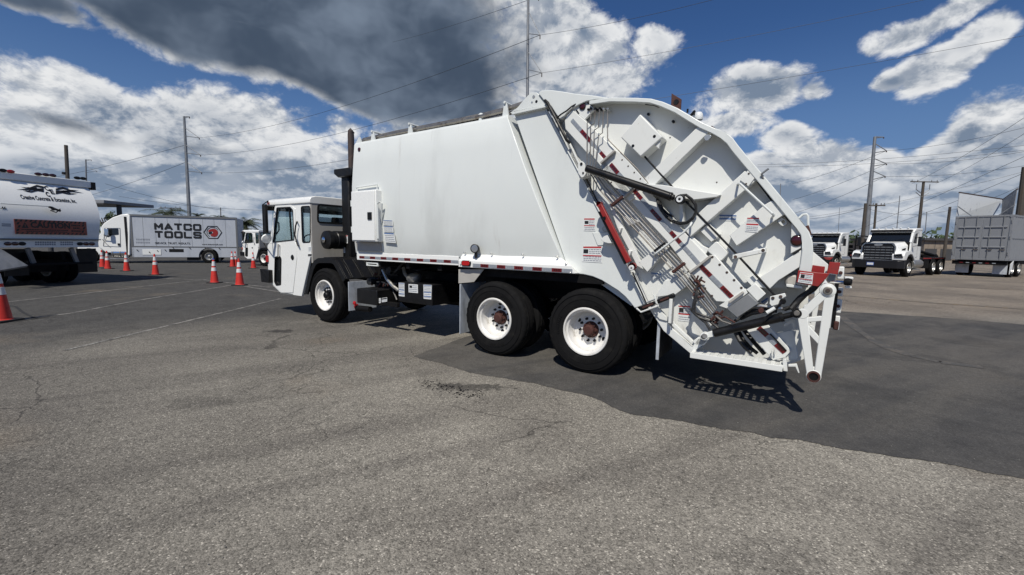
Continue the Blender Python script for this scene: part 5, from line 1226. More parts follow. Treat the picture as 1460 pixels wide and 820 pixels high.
bigword('MATCO', 219.8, 286.8, 318.6, 328.4); bigword('TOOLS', 220.3, 287.2, 329.8, 339.6)
mtext('SERVICE. TRUST. RESULTS.', 221, 271.5, 345.6, 348.2, bold=.004)
mtext('www.matcotools.com', 288, 317.5, 347.2, 349.6)
for k, yy in enumerate((341.5, 345.8)):
    mb = MB(); a = s(194, yy-.2, -.01); b_ = s(212, yy+.3, -.01); x = a[0]
    while x < b_[0]: mb.box(x, x+.05, -.008, -.004, a[1]-.045, a[1]+.045); x += .075
    struct(mb.build('small_lettering', 'ink_grey', BT), 'stuff')
# hexagon badge with a round red animal-head mark
hc = s(303.5, 331.3, -.01); hr = (s(317, 331, -.01)[0]-s(290, 331, -.01)[0])/2
hexo = [(hc[0]+hr*cos(i*pi/3), hc[1]+hr*.92*sin(i*pi/3)) for i in range(6)]; hexi = [(hc[0]+hr*.88*cos(i*pi/3), hc[1]+hr*.81*sin(i*pi/3)) for i in range(6)]
hb = MB().holed(hexo, [hexi], -.014, -.004).build('badge', 'ink_black', BT)
def arcp(r0, r1, a0, a1, n=18, dx=0): return [(hc[0]+dx+hr*r0*cos(a0+(a1-a0)*i/n), hc[1]+hr*r0*sin(a0+(a1-a0)*i/n)) for i in range(n+1)]+[(hc[0]+dx+hr*r1*cos(a1-(a1-a0)*i/n), hc[1]+hr*r1*sin(a1-(a1-a0)*i/n)) for i in range(n+1)]
MB().prism(arcp(.66, .60, .5, 4.1), -.014, -.004).build('badge_ring', 'ink_black', hb)
hd = [(.55, -.05), (.50, .20), (.34, .38), (.10, .46), (-.18, .40), (-.42, .28), (-.50, .10), (-.38, .02), (-.18, .12), (-.02, .10), (.02, -.06), (-.06, -.18), (-.28, -.30), (-.22, -.46), (.05, -.55), (.32, -.50), (.48, -.32)]
MB().prism([(hc[0]+hr*a, hc[1]+hr*b_) for a, b_ in hd], -.016, -.004).build('badge_mark', 'red_paint', hb)
MB().prism([(hc[0]+hr*a, hc[1]+hr*b_) for a, b_ in ((-.45, .0), (-.12, .06), (-.05, -.10), (-.25, -.22), (-.46, -.22))], -.015, -.004).build('badge_mark', 'ink_black', hb)
# cab: roof fairing, door, hood, tank, exhaust
cabp = [(-.05, .55), (-.05, s(186, 305)[1]), (-.12, s(182, 305)[1]), s(172, 306), s(160, 310), s(148, 318), s(144, 323), s(143, 333), s(138, 337), s(140, 352), (s(150, 352)[0], .62)]
MB().prism(cabp, .02, 2.05).build('cab', 'cab_paint', BT, .04)
MB().prism([s(143, 333), s(138, 337), s(112, 342), s(108, 352), s(110, 366), s(140, 366), s(150, 352)], .12, 1.95).build('hood', 'cab_paint', BT, .06)
MB().prism(roundpoly([s(150, 326, 0), s(168.5, 326, 0), s(169, 334.5, 0), s(160, 335.5, 0), s(154, 338, 0), s(147.5, 336, 0)], .03), .005, .03).build('side_window', 'glass_dark', BT)
dr = MB().band([s(149, 325, 0), s(171, 325, 0), s(172, 352, 0), s(147, 351, 0), s(149, 325, 0)], .02, .0, .02).build('door', 'trim_grey', BT)
MB().box(s(167.5, 347, -.02)[0], s(170.5, 350, -.02)[0], -.02, .02, s(168, 350)[1], s(168, 347)[1]).build('door_handle', 'black_plastic', dr)
p = s(151.5, 331, -.25); MB().box(p[0]-.09, p[0]+.09, -.28, -.18, p[1]-.2, p[1]+.2).bar((p[0], -.2, p[1]-.2), (p[0]-.2, .05, p[1]-.55), .04, .04).build('mirror', 'chrome', BT, .03)
MB().cyl((s(184.5, 366)[0], .0, .5), (s(184.5, 306)[0], .0, s(184.5, 306)[1]), .06).build('exhaust_stack', 'cab_paint', BT)
MB().box(s(179.5, 350)[0], s(183, 350)[0], .0, .3, .6, s(180, 309)[1]).build('cab_gap', 'black_plastic', BT)
p = s(169, 361); MB().cyl((s(158, 361)[0], .25, p[1]), (s(180, 361)[0], .25, p[1]), .25, n=24).build('fuel_tank', 'chrome', BT, .02)
for q in (159.5, 170, 179): x = s(q, 361)[0]; MB().lathe([(.255, 0), (.265, .01), (.265, .05), (.255, .06)], (x, .25, p[1]), (1, 0, 0), 24).build('tank_strap', 'trim_grey', BT)
MB().box(s(156, 368)[0], s(183, 368)[0], .05, .35, .25, .31).build('step', 'steel', BT)
MB().tube([s(148, 345)+(0,) if False else (s(146, 341)[0], -.02, s(146, 341)[1]), (s(152, 348)[0], -.02, s(152, 348)[1]), (s(157, 352)[0], -.02, s(157, 352)[1])], .012, 5).build('door_crease', 'trim_grey', BT)
ww = wheel(BT, cxw, .02, WS); ww.scale = (.80,)*3; w2 = wheel(BT, cxw, BWm-.05, WS, flip=True); w2.scale = (.80,)*3
w3 = wheel(BT, s(150, 366)[0]-.75, .1, WS); w3.scale = (.85,)*3
for y in (.6, 1.4): MB().box(-2.5, bl-.3, y, y+.09, .5, .75).build('chassis_rail', 'chassis_black', BT)
MB().box(s(311, 366)[0], s(311, 366)[0]+.02, .1, .6, .1, .5).build('mud_flap', 'black_plastic', BT)
MB().box(s(266, 370)[0], s(282, 370)[0], .1, .7, .18, z0).build('under_box', 'black_plastic', BT)
tg_ = [(s(310, 303)[0], 0)]

# ================================================================ LEFT TRUCK seen from behind
A_, B_ = Vector((-14.42, 12.1)), Vector((-13.80, 14.42)); rz = atan2(B_.y-A_.y, B_.x-A_.x)
FL = Frame(A_.x, A_.y, rz); s = FL.S
LT = thing('garbage_truck', 'white truck at the left edge showing its rounded rear with a red CAUTION banner', 'garbage truck', (A_.x, A_.y, 0), rz)
LW = (B_-A_).length
zt1 = (s(3, 243)[1]+s(130, 257)[1])/2; zl = 1.22
# rounded tailgate: curved right edge, rear skin bulging towards the viewer
prof = [(zt1-.14, .62), (zt1-.30, .46), (zt1-.52, .30), (zt1-.78, .15), (zt1-1.02, .05), (zt1-1.25, .0), (zt1-1.6, .0), (zl+.16, .07)]
mb = MB(); xr = [FL.P(px, py, y_).x for (px, py), (z_, y_) in zip(((124, 266), (130, 275), (135.5, 288), (140, 303), (143.5, 318), (145, 331), (144, 342), (142, 350)), prof)]
vs = []
for (z, y), x1 in zip(prof, xr):
    vs += [(.02, y, z), (x1-.02, y, z), (x1, y+.06, z)]
n = len(prof); fs = []
for i in range(n-1):
    for j in range(2): fs.append((i*3+j, i*3+j+1, (i+1)*3+j+1, (i+1)*3+j))
vb = [(x, 2.2, z) for (x, y, z) in vs]; o = len(vs)
fs += [(i*3+2, i*3+2+o, (i+1)*3+2+o, (i+1)*3+2) for i in range(n-1)]+[(i*3, (i+1)*3, (i+1)*3+o, i*3+o) for i in range(n-1)]
fs += [(0, o, 2+o, 2, 1), ((n-1)*3, (n-1)*3+1, (n-1)*3+2, (n-1)*3+2+o, (n-1)*3+o)]
mb.add(vs+vb, fs); mb.build('tailgate', 'cab_paint', LT, .0, ang=1.1)
MB().box(-.1, FL.P(130, 262, .5).x, .50, 1.0, zt1-.20, zt1+.02).build('top_lamp_bar', 'cab_paint', LT, .02)
def lamp(px, py, y, r, k='dark_red_lens', w=1.6):
    p = FL.P(px, py, y); o = MB().lathe([(r, .01), (r, -.014), (r*.82, -.016), (r*.8, -.028), (.001, -.036)], (0, 0, 0), (0, 1, 0), 18).build('tail_lamp', ['black_plastic' if k == 'black_plastic' else k], LT); o.location = p; o.scale = (w, 1, 1)
for px, py, k in ((4, 243, 'black_plastic'), (15, 244.5, 'red_lens'), (54.5, 248.3, 'dark_red_lens'), (65.3, 249.2, 'dark_red_lens'), (75, 250.2, 'dark_red_lens'), (110, 253.8, 'black_plastic'), (118.5, 254.6, 'black_plastic')): lamp(px, py, .49, .05, k, 1.8)
MB().cyl(FL.P(91, 249, .7), FL.P(91, 245.5, .7), .05).build('roof_knob', 'black_plastic', LT); MB().box(FL.P(131, 255, .5).x-.03, FL.P(131, 255, .5).x+.08, .48, .7, zt1-.25, zt1-.0).build('bar_end', 'black_plastic', LT)
# lamp board below the skin
MB().box(.0, s(141, 345)[0], .02, .14, zl-.02, zl+.20).build('lamp_board', 'cab_paint', LT, .01)
MB().box(-.02, s(142, 338)[0], -.06, .1, zl+.215, zl+.245).build('hinge_rail', 'trim_grey', LT)
for px, py, k in ((11, 347.5, 'dark_red_lens'), (21.5, 347.5, 'dark_red_lens'), (31.5, 347.5, 'black_plastic'), (114, 347.7, 'black_plastic'), (122.8, 347.7, 'dark_red_lens'), (131, 347.7, 'dark_red_lens')): lamp(px, py, .018, .055, k, 1.5)
# CAUTION banner follows the skin
def skin(z):
    for (za, ya), (zb__, yb) in zip(prof, prof[1:]):
        if zb__ <= z <= za: return yb+(ya-yb)*(z-zb__)/(za-zb__)
    return prof[-1][1]
a, b_ = s(21, 312, -.05), s(126, 336, -.03); bx0, bx1, bz0, bz1 = a[0], s(124.5, 325, -.04)[0], s(70, 334.5, -.03)[1], s(70, 314.2, -.05)[1]
yb0 = yb1 = min(skin(bz0+(bz1-bz0)*i/8) for i in range(9))-.014
# tilted board carried by the skin
bt = atan2(yb0-yb1, bz1-bz0)
def on_skin(name, parent): 
    e = link(name, None, parent) if False else None
mb = MB(); mb.add([(bx0, yb0, bz0), (bx1, yb0, bz0), (bx1, yb1, bz1), (bx0, yb1, bz1), (bx0, yb0+.01, bz0), (bx1, yb0+.01, bz0), (bx1, yb1+.01, bz1), (bx0, yb1+.01, bz1)], [(0, 1, 2, 3), (4, 7, 6, 5), (0, 4, 5, 1), (3, 2, 6, 7), (1, 5, 6, 2), (0, 3, 7, 4)])
ban = mb.build('caution_banner', 'caution_red', LT, smooth=False)
def bz(u, v, lift=.003):   # u 0..1 across, v 0..1 up
    return (bx0+(bx1-bx0)*u, yb0+(yb1-yb0)*v-lift, bz0+(bz1-bz0)*v)
def stripes(name, us, v0, v1):
    mb = MB()
    for u in us:
        d = .022
        pts = [(max(0, u), v0), (min(1, u+.028), v0), (min(1, u+.028+d), v1), (max(0, u+d), v1)]
        mb.add([bz(*p) for p in pts], [(0, 1, 2, 3)])
    struct(mb.build(name, 'ink_black', ban, smooth=False), 'stuff')
stripes('banner_stripes', [i*.062 for i in range(16)], .84, .99); stripes('banner_stripes', [i*.062 for i in range(16)], .01, .13)
for u0 in (.01, .91): stripes('banner_stripes', [u0+.0], .18, .36); stripes('banner_stripes', [u0+.02], .42, .6); stripes('banner_stripes', [u0+.01], .64, .8)
def btext(txt, u0, u1, v0, v1, bold=.0):
    p = bz((u0+u1)/2, (v0+v1)/2, .006); return text(txt, p, .3, 'ink_black', ban, rot=(pi/2+bt, 0, 0), bold=bold, fit=((bx1-bx0)*(u1-u0), (bz1-bz0)*(v1-v0)))
btext('CAUTION', .20, .745, .44, .86, .012)
rb_ = random.Random(4); mb = MB()
for u0, u1, v0, v1 in ((.08, .72, .28, .35), (.14, .70, .165, .225), (.765, .90, .64, .75), (.79, .89, .45, .56), (.76, .905, .24, .34)):
    u = u0
    while u < u1-.01:
        l = min(rb_.uniform(.012, .03), u1-u); mb.add([bz(u, v0, .005), bz(u+l, v0, .005), bz(u+l, v1, .005), bz(u, v1, .005)], [(0, 1, 2, 3)]); u += l+.006
struct(mb.build('small_lettering', 'ink_black', ban, smooth=False, merge=False), 'stuff')
mb = MB(); mb.add([bz(.085, .42, .005), bz(.175, .42, .005), bz(.13, .82, .005)], [(0, 1, 2)]); mb.build('warning_triangle', 'ink_black', ban, smooth=False)
mb = MB(); mb.add([bz(.126, .50, .008), bz(.134, .50, .008), bz(.136, .68, .008), bz(.124, .68, .008)], [(0, 1, 2, 3)]); mb.build('warning_mark', 'caution_red', ban, smooth=False)
# company name and flames on the upper skin
def stext(txt, x0, x1, py, h, bold=0.0):
    px = (x0+x1)/2; y = .2
    for _ in range(6): p = FL.P(px, py, y); y = skin(p.z)
    w_ = FL.P(x1, py, y).x-FL.P(x0, py, y).x
    o = text(txt, (0, 0, 0), .2, 'ink_black', LT, rot=(0, 0, 0), bold=bold, fit=(w_, h))
    for v in o.data.vertices:
        x, zz = p.x+v.co.x, p.z+v.co.y; v.co = (x, skin(zz)-.008-.001*(v.co.z > 0), zz)
stext('Creative Concrete & Excavation, Inc.', 31.5, 109.5, 284.2, .15, .004)
stext('C', 63, 69.5, 268.6, .15, .008); stext('E', 71, 76.5, 273.4, .15, .008); stext('C', 65, 70.5, 277.0, .15, .008)
stext('-44', 0, 8, 296.5, .09, .003)
mb = MB()
def flame(pts):
    P = []
    for px, py in pts:
        y = .2
        for _ in range(5): p = FL.P(px, py, y); y = skin(p.z)
        P.append((p.x, skin(p.z)-.012, p.z))
    mb.add(P, [tuple(range(len(P)))])
for sgn, cx0, cy0 in ((-1, 62, 270.5), (1, 79, 273.5)):
    for (dx, dy, l, h, c) in ((0, -3.4, 34, 2.6, -1.2), (0, -.6, 40, 2.6, 1.0), (0, 2.2, 30, 2.4, -.8), (10, -2, 20, 2.0, 1.5), (6, 1.0, 26, 1.8, -1.6)):
        x = cx0+sgn*dx; y = cy0+dy+sgn*.06*dx
        flame([(x, y-h/2), (x+sgn*l*.3, y-h*.9+c), (x+sgn*l*.62, y-h*.1-c*.6), (x+sgn*l, y+c*.5+.05*l*(1 if sgn > 0 else -.1)), (x+sgn*l*.6, y+h*.55-c*.6), (x+sgn*l*.3, y+h*.2+c), (x, y+h/2)])
struct(mb.build('flame_graphic', 'ink_black', LT, smooth=False, merge=False), 'stuff')
p0, p1 = FL.P(0, 290, -.05), FL.P(74, 294.5, -.07); MB().tube([p0, p1, FL.P(83, 300, -.07)], .016, 8).build('grab_rail', 'white_paint', LT)
MB().bar(FL.P(70, 295, -.09), FL.P(86, 301, -.09), .05, .06).cyl(FL.P(76, 298, -.14), FL.P(76, 298, -.06), .05).tube([FL.P(72, 300, -.1), FL.P(80, 303, -.1), FL.P(86, 298, -.1)], .015).build('latch_mechanism', 'black_plastic', LT)
for k, yy in enumerate((319.5, 322)): MB().box(s(4, yy, -.05)[0], s(17, yy, -.05)[0], skin(2.0)-.004, skin(2.0), s(8, yy+.8, -.05)[1], s(8, yy-.8, -.05)[1]).build('small_lettering', 'ink_grey', LT)
for (a, c) in ((50, 78), (86, 103)):
    for yy in (345.6, 348.6):
        p, q = s(a, yy, .02), s(c, yy, .02); mb = MB(); x = p[0]
        while x < q[0]: mb.box(x, x+.035, .010, .02, p[1]-.022, p[1]+.022); x += .055
        struct(mb.build('small_lettering', 'ink_grey', LT), 'stuff')
# under the tail: bumper frame, flaps, wheels, body forward
MB().box(.0, s(141, 345)[0], 2.2, 8.5, zl, zt1-.1).build('body_shell', 'white_paint', LT, .1)
for px in (42, 104): MB().bar(FL.P(px-3, 354, .12), FL.P(px+6, 375, .2), .10, .08).build('bumper_upright', 'galvanised', LT)
MB().box(.1, s(141, 376)[0]-.1, .1, .25, s(70, 378, .15)[1], s(70, 375, .15)[1]).build('underride_bar', 'chassis_black', LT, .01)
for px in (22, 124): p = s(px, 365, .5); MB().box(p[0]-.27, p[0]+.27, .5, .52, .35, 1.15).build('mud_flap', 'black_plastic', LT)
MB().add([FL.P(-4, 355, -.0), FL.P(3, 356, -.05), FL.P(40, 378.5, -.3), FL.P(-4, 386, -.3)], [(0, 1, 2, 3)]).add([FL.P(-4, 386, -.3), FL.P(40, 378.5, -.3), FL.P(38, 381, -.28), FL.P(-4, 388, -.28)], [(0, 1, 2, 3)]).build('chute', 'galvanised', LT, smooth=False)
for y in (.75, 1.55): MB().box(y, y+.09, .3, 8.5, .8, 1.05).build('chassis_rail', 'chassis_black', LT)
for yy in (1.5, 2.9):
    for x, fl_ in ((.02, False), (LW-.02, True)):
        w_ = wheel(LT, x, yy, WM); w_.rotation_euler = (0, 0, -pi/2 if not fl_ else pi/2)
        w_ = wheel(LT, x+(.63 if not fl_ else -.63), yy, WM); w_.rotation_euler = (0, 0, pi/2 if not fl_ else -pi/2)
MB().box(.3, LW-.3, 1.0, 3.6, .4, .8).build('axle_frame', 'chassis_black', LT)

# ================================================================ CONVENTIONAL ROLL-OFF TRUCKS (front face frame)
A_, B_ = Vector((20.55, 26.15)), Vector((21.85, 24.05)); rzr = atan2(B_.y-A_.y, B_.x-A_.x); FW = Frame(A_.x, A_.y, rzr)
def conventional(label, loc, rz_, name='rolloff_truck', lab2=None):
    t = thing(name, label, 'truck', loc, rz_, 'white roll-off trucks parked on the right')
    W_ = 2.45
    # bumper
    bp = MB().prism_z(roundpoly([(.0, .05), (.25, -.12), (W_-.25, -.12), (W_, .05), (W_, .35), (0, .35)], .08), .48, .92).build('bumper', 'grille_dark', t, .02)
    pl_ = MB().box(W_/2-.42, W_/2-.08, -.135, -.118, .62, .80).build('licence_plate', 'tape_blue', bp)
    MB().box(W_/2-.40, W_/2-.10, -.139, -.1355, .65, .77).build('plate_face', 'label_white', pl_)
    # hood
    hs_ = [(.30, .30), (.22, 1.60)]
    v = []
    for y, xo, zt__ in ((.10, .52, 1.83), (.45, .44, 1.90), (1.45, .30, 2.02)):
        v += [(xo, y, .95), (xo, y, zt__-.22), (xo+.16, y, zt__), (W_-xo-.16, y, zt__), (W_-xo, y, zt__-.22), (W_-xo, y, .95)]
    fs = [(i*6+j, i*6+j+1, (i+1)*6+j+1, (i+1)*6+j) for i in range(2) for j in range(5)]+[(0, 5, 4, 3, 2, 1), (12, 13, 14, 15, 16, 17), (0, 6, 12, 17, 11, 5)]
    MB().add(v, fs).build('hood', 'cab_paint', t, .03)
    gr = MB().prism(roundpoly([(.50, .95), (.48, 1.72), (.60, 1.88), (W_-.60, 1.88), (W_-.48, 1.72), (W_-.50, .95)], .06), .04, .12).build('grille', 'grille_dark', t, .01)
    MB().band(roundpoly([(.50, .95), (.48, 1.72), (.60, 1.88), (W_-.60, 1.88), (W_-.48, 1.72), (W_-.50, .95)], .06, 4)+[(.50, 1.0)], -.05, .0, .10).build('grille_surround', 'chrome', gr)
    for k in range(5): MB().box(.56, W_-.56, .02, .05, 1.04+k*.155, 1.075+k*.155).build('grille_bar', 'steel', gr)
    for k in range(6): MB().box(.62+k*.235, .65+k*.235, .02, .05, 1.0, 1.75).build('grille_bar', 'grille_dark', gr)
    MB().prism(roundpoly([(W_/2-.22, 1.80), (W_/2-.12, 1.75), (W_/2+.12, 1.75), (W_/2+.22, 1.80), (W_/2+.12, 1.88), (W_/2-.12, 1.88)], .03), .0, .04).build('badge', 'steel', gr)
    # fenders with head lamps
    for sgn in (0, 1):
        fx = lambda x: W_-x if sgn else x
        # outer fender: arch over the wheel
        pts = [(-.02, .95), (-.05, 1.22), (.10, 1.42), (.45, 1.50), (1.05, 1.48), (1.55, 1.30), (1.72, .95), (1.62, .95), (1.45, 1.12), (1.2, 1.27), (.9, 1.3), (.6, 1.22), (.42, 1.05), (.36, .95)]
        mb = MB(); mb.prism_x([(p[0], p[1]) for p in pts], min(fx(.0), fx(.55)), max(fx(.0), fx(.55))); mb.build('fender', 'cab_paint', t, .03)
        mb = MB(); mb.prism([(fx(.04), 1.10), (fx(.42), 1.10), (fx(.46), 1.28), (fx(.12), 1.32)], -.075, -.02)
        hl = mb.build('headlight', 'glass_dark', t, .015); MB().prism([(fx(.10), 1.16), (fx(.38), 1.16), (fx(.38), 1.20), (fx(.10), 1.20)], -.082, -.0755).build('headlight_lens', 'chrome', hl)
        MB().prism_x([(.36, .62), (.42, 1.05), (.6, 1.22), (.9, 1.3), (1.2, 1.27), (1.45, 1.12), (1.62, .9), (1.5, .9), (1.3, 1.08), (1.1, 1.17), (.9, 1.2), (.7, 1.15), (.52, 1.0), (.48, .62)], fx(.03) if not sgn else fx(.03)-.0, fx(.5)).build('wheel_arch', 'black_plastic', t)
        w_ = link('wheel', WS['rim'], t); w_.location = (fx(.02), .92, 0); w_.rotation_euler = (0, 0, -pi/2 if not sgn else pi/2)
        for k, nm in (('tyre', 'tyre'), ('nuts', 'wheel_nuts'), ('hub', 'hub'), ('holes', 'hand_hole_shade')): link(nm, WS[k], w_)
        for yy in (5.2, 6.6):
            w_ = link('wheel', WS['rim'], t); w_.location = (fx(.05), yy, 0); w_.rotation_euler = (0, 0, -pi/2 if not sgn else pi/2)
            for k, nm in (('tyre', 'tyre'), ('hub', 'hub')): link(nm, WS[k], w_)
        # air intake on the hood side
        MB().prism_x([(.75, 1.58), (.85, 1.48), (1.2, 1.52), (1.25, 1.66)], fx(.33), fx(.36)).build('hood_vent', 'black_plastic', t)
        MB().box(min(fx(-.28), fx(-.12)), max(fx(-.28), fx(-.12)), 1.35, 1.45, 1.75, 2.3).bar((fx(-.15), 1.4, 2.25), (fx(.15), 1.6, 2.3), .03, .03).bar((fx(-.15), 1.4, 1.8), (fx(.15), 1.6, 1.75), .03, .03).build('mirror', 'grille_dark', t, .02)
    # cab
    cs = [(1.42, .95), (1.42, 1.98), (1.78, 2.62), (1.95, 2.72), (3.0, 2.76), (3.05, .95)]
    wn = roundpoly([(1.75, 1.95), (1.98, 2.5), (2.45, 2.52), (2.45, 1.90)], .05)
    for x in (.18, W_-.24):
        mb = MB(); mb.holed(cs, [wn], x, x+.06); mb.v = [(y, x_, z) for (x_, y, z) in mb.v]; o = mb.build('cab_side', 'cab_paint', t, .01)
        mb = MB(); mb.prism(wn, x+.025, x+.03); mb.v = [(y, x_, z) for (x_, y, z) in mb.v]; mb.build('side_window', 'glass_dark', t)
        mb = MB(); mb.band(roundpoly([(1.6, 1.1), (1.62, 1.95), (1.9, 2.58), (2.55, 2.58), (2.55, 1.1), (1.6, 1.1)], .03), .015, x-.004, x+.064); mb.v = [(y, x_, z) for (x_, y, z) in mb.v]; mb.build('door_seam', 'trim_grey', t)
    MB().prism_x([(1.70, 2.55), (1.78, 2.68), (2.0, 2.80), (3.0, 2.84), (3.05, 2.7), (1.9, 2.62)], .16, W_-.16).build('roof', 'cab_paint', t, .03)
    MB().box(.24, W_-.24, 3.0, 3.05, .95, 2.76).build('cab_back', 'cab_paint', t)
    MB().add([(.26, 1.44, 1.98), (W_-.26, 1.44, 1.98), (W_-.30, 1.80, 2.60), (.30, 1.80, 2.60)], [(0, 1, 2, 3)]).build('windscreen', 'glass_dark', t)
    for a_ in (.2, W_-.2): MB().bar((a_, 1.43, 1.98), (a_+(.04 if a_ < 1 else -.04), 1.80, 2.62), .1, .06).build('windscreen_pillar', 'cab_paint', t)
    MB().prism_x([(1.55, 2.62), (1.60, 2.72), (1.82, 2.70), (1.80, 2.60)], .25, W_-.25).build('sun_visor', 'black_plastic', t)
    MB().box(.22, W_-.22, 1.40, 1.46, 1.90, 1.99).build('cowl', 'black_plastic', t)
    MB().bar((.5, 1.43, 2.0), (1.1, 1.55, 2.22), .015, .01).bar((1.3, 1.43, 2.0), (1.9, 1.55, 2.22), .015, .01).build('wiper', 'black_plastic', t)
    for k in range(5): MB().lathe([(.05, 0), (.05, .03), (.02, .06), (.001, .06)], (W_/2-.7+k*.35, 1.95, 2.80), (0, 0, 1), 10).build('roof_light', 'label_white', t)
    MB().box(.30, W_-.30, .4, 3.0, .8, .96).build('engine_bay', 'chassis_black', t)
    MB().cyl((W_-.25, 3.15, 1.0), (W_-.25, 3.15, 2.5), .07).build('exhaust_stack', 'steel', t)
    # tank, chassis, hoist rails
    MB().cyl((W_-.33, 1.9, .72), (W_-.33, 3.4, .72), .28, n=22).build('fuel_tank', 'steel', t, .02); MB().box(W_-.5, W_-.05, 1.7, 2.9, .38, .44).build('step', 'steel', t)
    for a_ in (W_-.55, .1): MB().box(a_, a_+.45, 3.5, 4.5, .45, .98).build('side_tool_box', 'chassis_black', t, .02)
    for x in (.75, 1.55): MB().box(x, x+.1, .6, 8.2, .78, 1.02).build('chassis_rail', 'chassis_black', t)
    for x in (.70, 1.58): MB().box(x, x+.12, 3.3, 8.5, 1.10, 1.28).build('hoist_rail', 'chassis_black', t)
    for k in range(7): MB().box(.7, 1.7, 3.5+k*.75, 3.58+k*.75, 1.05, 1.15).build('hoist_crossbar', 'chassis_black', t)
    MB().box(.25, W_-.25, 3.15, 3.25, 1.3, 1.36).box(.25, .32, 3.15, 3.25, 1.0, 2.5).box(W_-.32, W_-.25, 3.15, 3.25, 1.0, 2.5).box(.25, W_-.25, 3.15, 3.25, 2.44, 2.5).build('headache_rack', 'chassis_black', t)
    MB().cyl((.6, 4.0, 1.5), (.6, 7.6, 1.15), .09).cyl((1.9, 4.0, 1.5), (1.9, 7.6, 1.15), .09).build('hoist_cylinder', 'chassis_black', t)
    MB().cyl((.9, 3.5, 1.55), (1.6, 3.5, 1.55), .18).build('winch_drum', 'rust_dark', t)
    for x in (.06, W_-.36): MB().box(x, x+.3, 7.3, 7.33, .3, 1.0).build('mud_flap', 'black_plastic', t)
    MB().box(W_-.1, W_-.05, 3.4, 7.4, 1.02, 1.08).box(.05, .1, 3.4, 7.4, 1.02, 1.08).build('side_marker_rail', 'red_paint', t)
    for x in (.02, W_-.50): MB().prism_x([(4.55, .95), (4.75, 1.12), (7.0, 1.12), (7.2, .95), (7.1, .95), (6.95, 1.08), (4.8, 1.08), (4.65, .95)], x, x+.48).build('rear_fender', 'black_plastic', t)
    return t
RT = conventional('white roll-off truck with black bumper and chrome grille facing left, beside the grey container', (A_.x, A_.y, 0), rzr)
RT2 = copy_tree(RT); RT2['label'] = 'farther white roll-off truck partly hidden behind the tail of the garbage truck'
RT2.location = (22.6, 34.4, 0)
# clutter stacked on the farther truck and its trailer frame
CT = thing('cargo_trailer', 'dark steel container trailer frame loaded with tyres and pipes behind the far truck', 'trailer', (29.3, 37.0, 0), rzr)
for x in (0, 1.6): MB().box(x, x+.12, 0, 6, .9, 1.1).build('frame_rail', 'chassis_black', CT)
for k in range(6): MB().box(0, 1.72, k*1.1, k*1.1+.1, 1.1, 1.2).build('cross_bar', 'chassis_black', CT)
for x in (-.1, 1.75):
    for y in (.1, 2.9): MB().box(x, x+.08, y, y+.08, .9, 2.7).build('stake', 'chassis_black', CT)
    MB().box(x, x+.08, .1, 2.9, 2.62, 2.7).box(x, x+.08, .1, 2.9, 1.8, 1.86).build('side_rail', 'chassis_black', CT)
for q, (x, y, z) in enumerate(((.5, .8, 1.5), (1.1, 1.2, 1.55), (.6, 2.0, 1.5), (1.2, 2.3, 1.6))):
    MB().lathe([(.25, -.13), (.5, -.13), (.52, 0), (.5, .13), (.25, .13), (.25, -.13)], (x, y, z+.2), (.2*q-.3, .9, .3), 20).build('loaded_tyre', 'rubber', CT)
for y in (3.8, 4.9):
    w_ = link('wheel', WS['rim'], CT); w_.location = (1.9, y, 0); w_.rotation_euler = (0, 0, pi/2); link('tyre', WS['tyre'], w_)

# ================================================================ GREY CONTAINER ON TRAILER
A_, B_ = Vector((27.75, 27.35)), Vector((28.95, 25.2)); rzc = atan2(B_.y-A_.y, B_.x-A_.x); FC = Frame(A_.x, A_.y, rzc); s = FC.S
KW = (B_-A_).length; kz0, kz1 = 1.00, 3.68
KT = thing('container', 'grey ribbed steel container with its two roof lids raised, on a trailer at the right', 'container', (A_.x, A_.y, 0), rzc)
mb = MB().box(0, .12, 0, .12, kz0, kz1).box(KW-.12, KW, 0, .12, kz0, kz1).box(0, KW, 0, .12, kz0, kz0+.12).box(0, KW, 0, .12, kz1-.1, kz1); mb.build('end_frame', 'container_grey', KT, .008, merge=False)
for k in range(2):
    x0_ = .125+k*(KW-.25)/2; x1_ = x0_+(KW-.25)/2-.01
    d_ = MB().box(x0_, x1_, .03, .07, kz0+.125, kz1-.105).build('door', 'container_grey', KT, .006)
    for q in (.28, .52, .76):
        zz = kz0+.1+(kz1-kz0-.2)*q; MB().prism_x([(.03, zz+.05), (-.02, zz+.03), (-.02, zz-.03), (.03, zz-.05)], x0_+.1, x1_-.08).build('rib', 'container_grey', d_)
    for f in (.30, .78):
        xx = x0_+(x1_-x0_)*f; MB().cyl((xx, .0, kz0+.05), (xx, .0, kz1-.04), .02, n=8).build('lock_bar', 'galvanised', d_)
        MB().box(xx-.05, xx+.18, -.03, .0, kz0+.62, kz0+.66).build('lock_handle', 'rust_dark', d_)
    for q in (.15, .5, .85): xx = .06 if k == 0 else KW-.06; zz = kz0+(kz1-kz0)*q; MB().cyl((xx, -.01, zz-.09), (xx, -.01, zz+.09), .025, n=8).build('hinge', 'galvanised', d_)
for x in (0, KW-.16):
    for z in (kz0, kz1-.14): MB().box(x, x+.16, -.01, .16, z-.005, z+.145).build('corner_casting', 'container_grey', KT, .01)
mb = MB(); npt = 30; pts = []
for i in range(npt+1):
    y = .12+i*(6.0/npt); pts.append((y, .0 if i % 2 else .045))
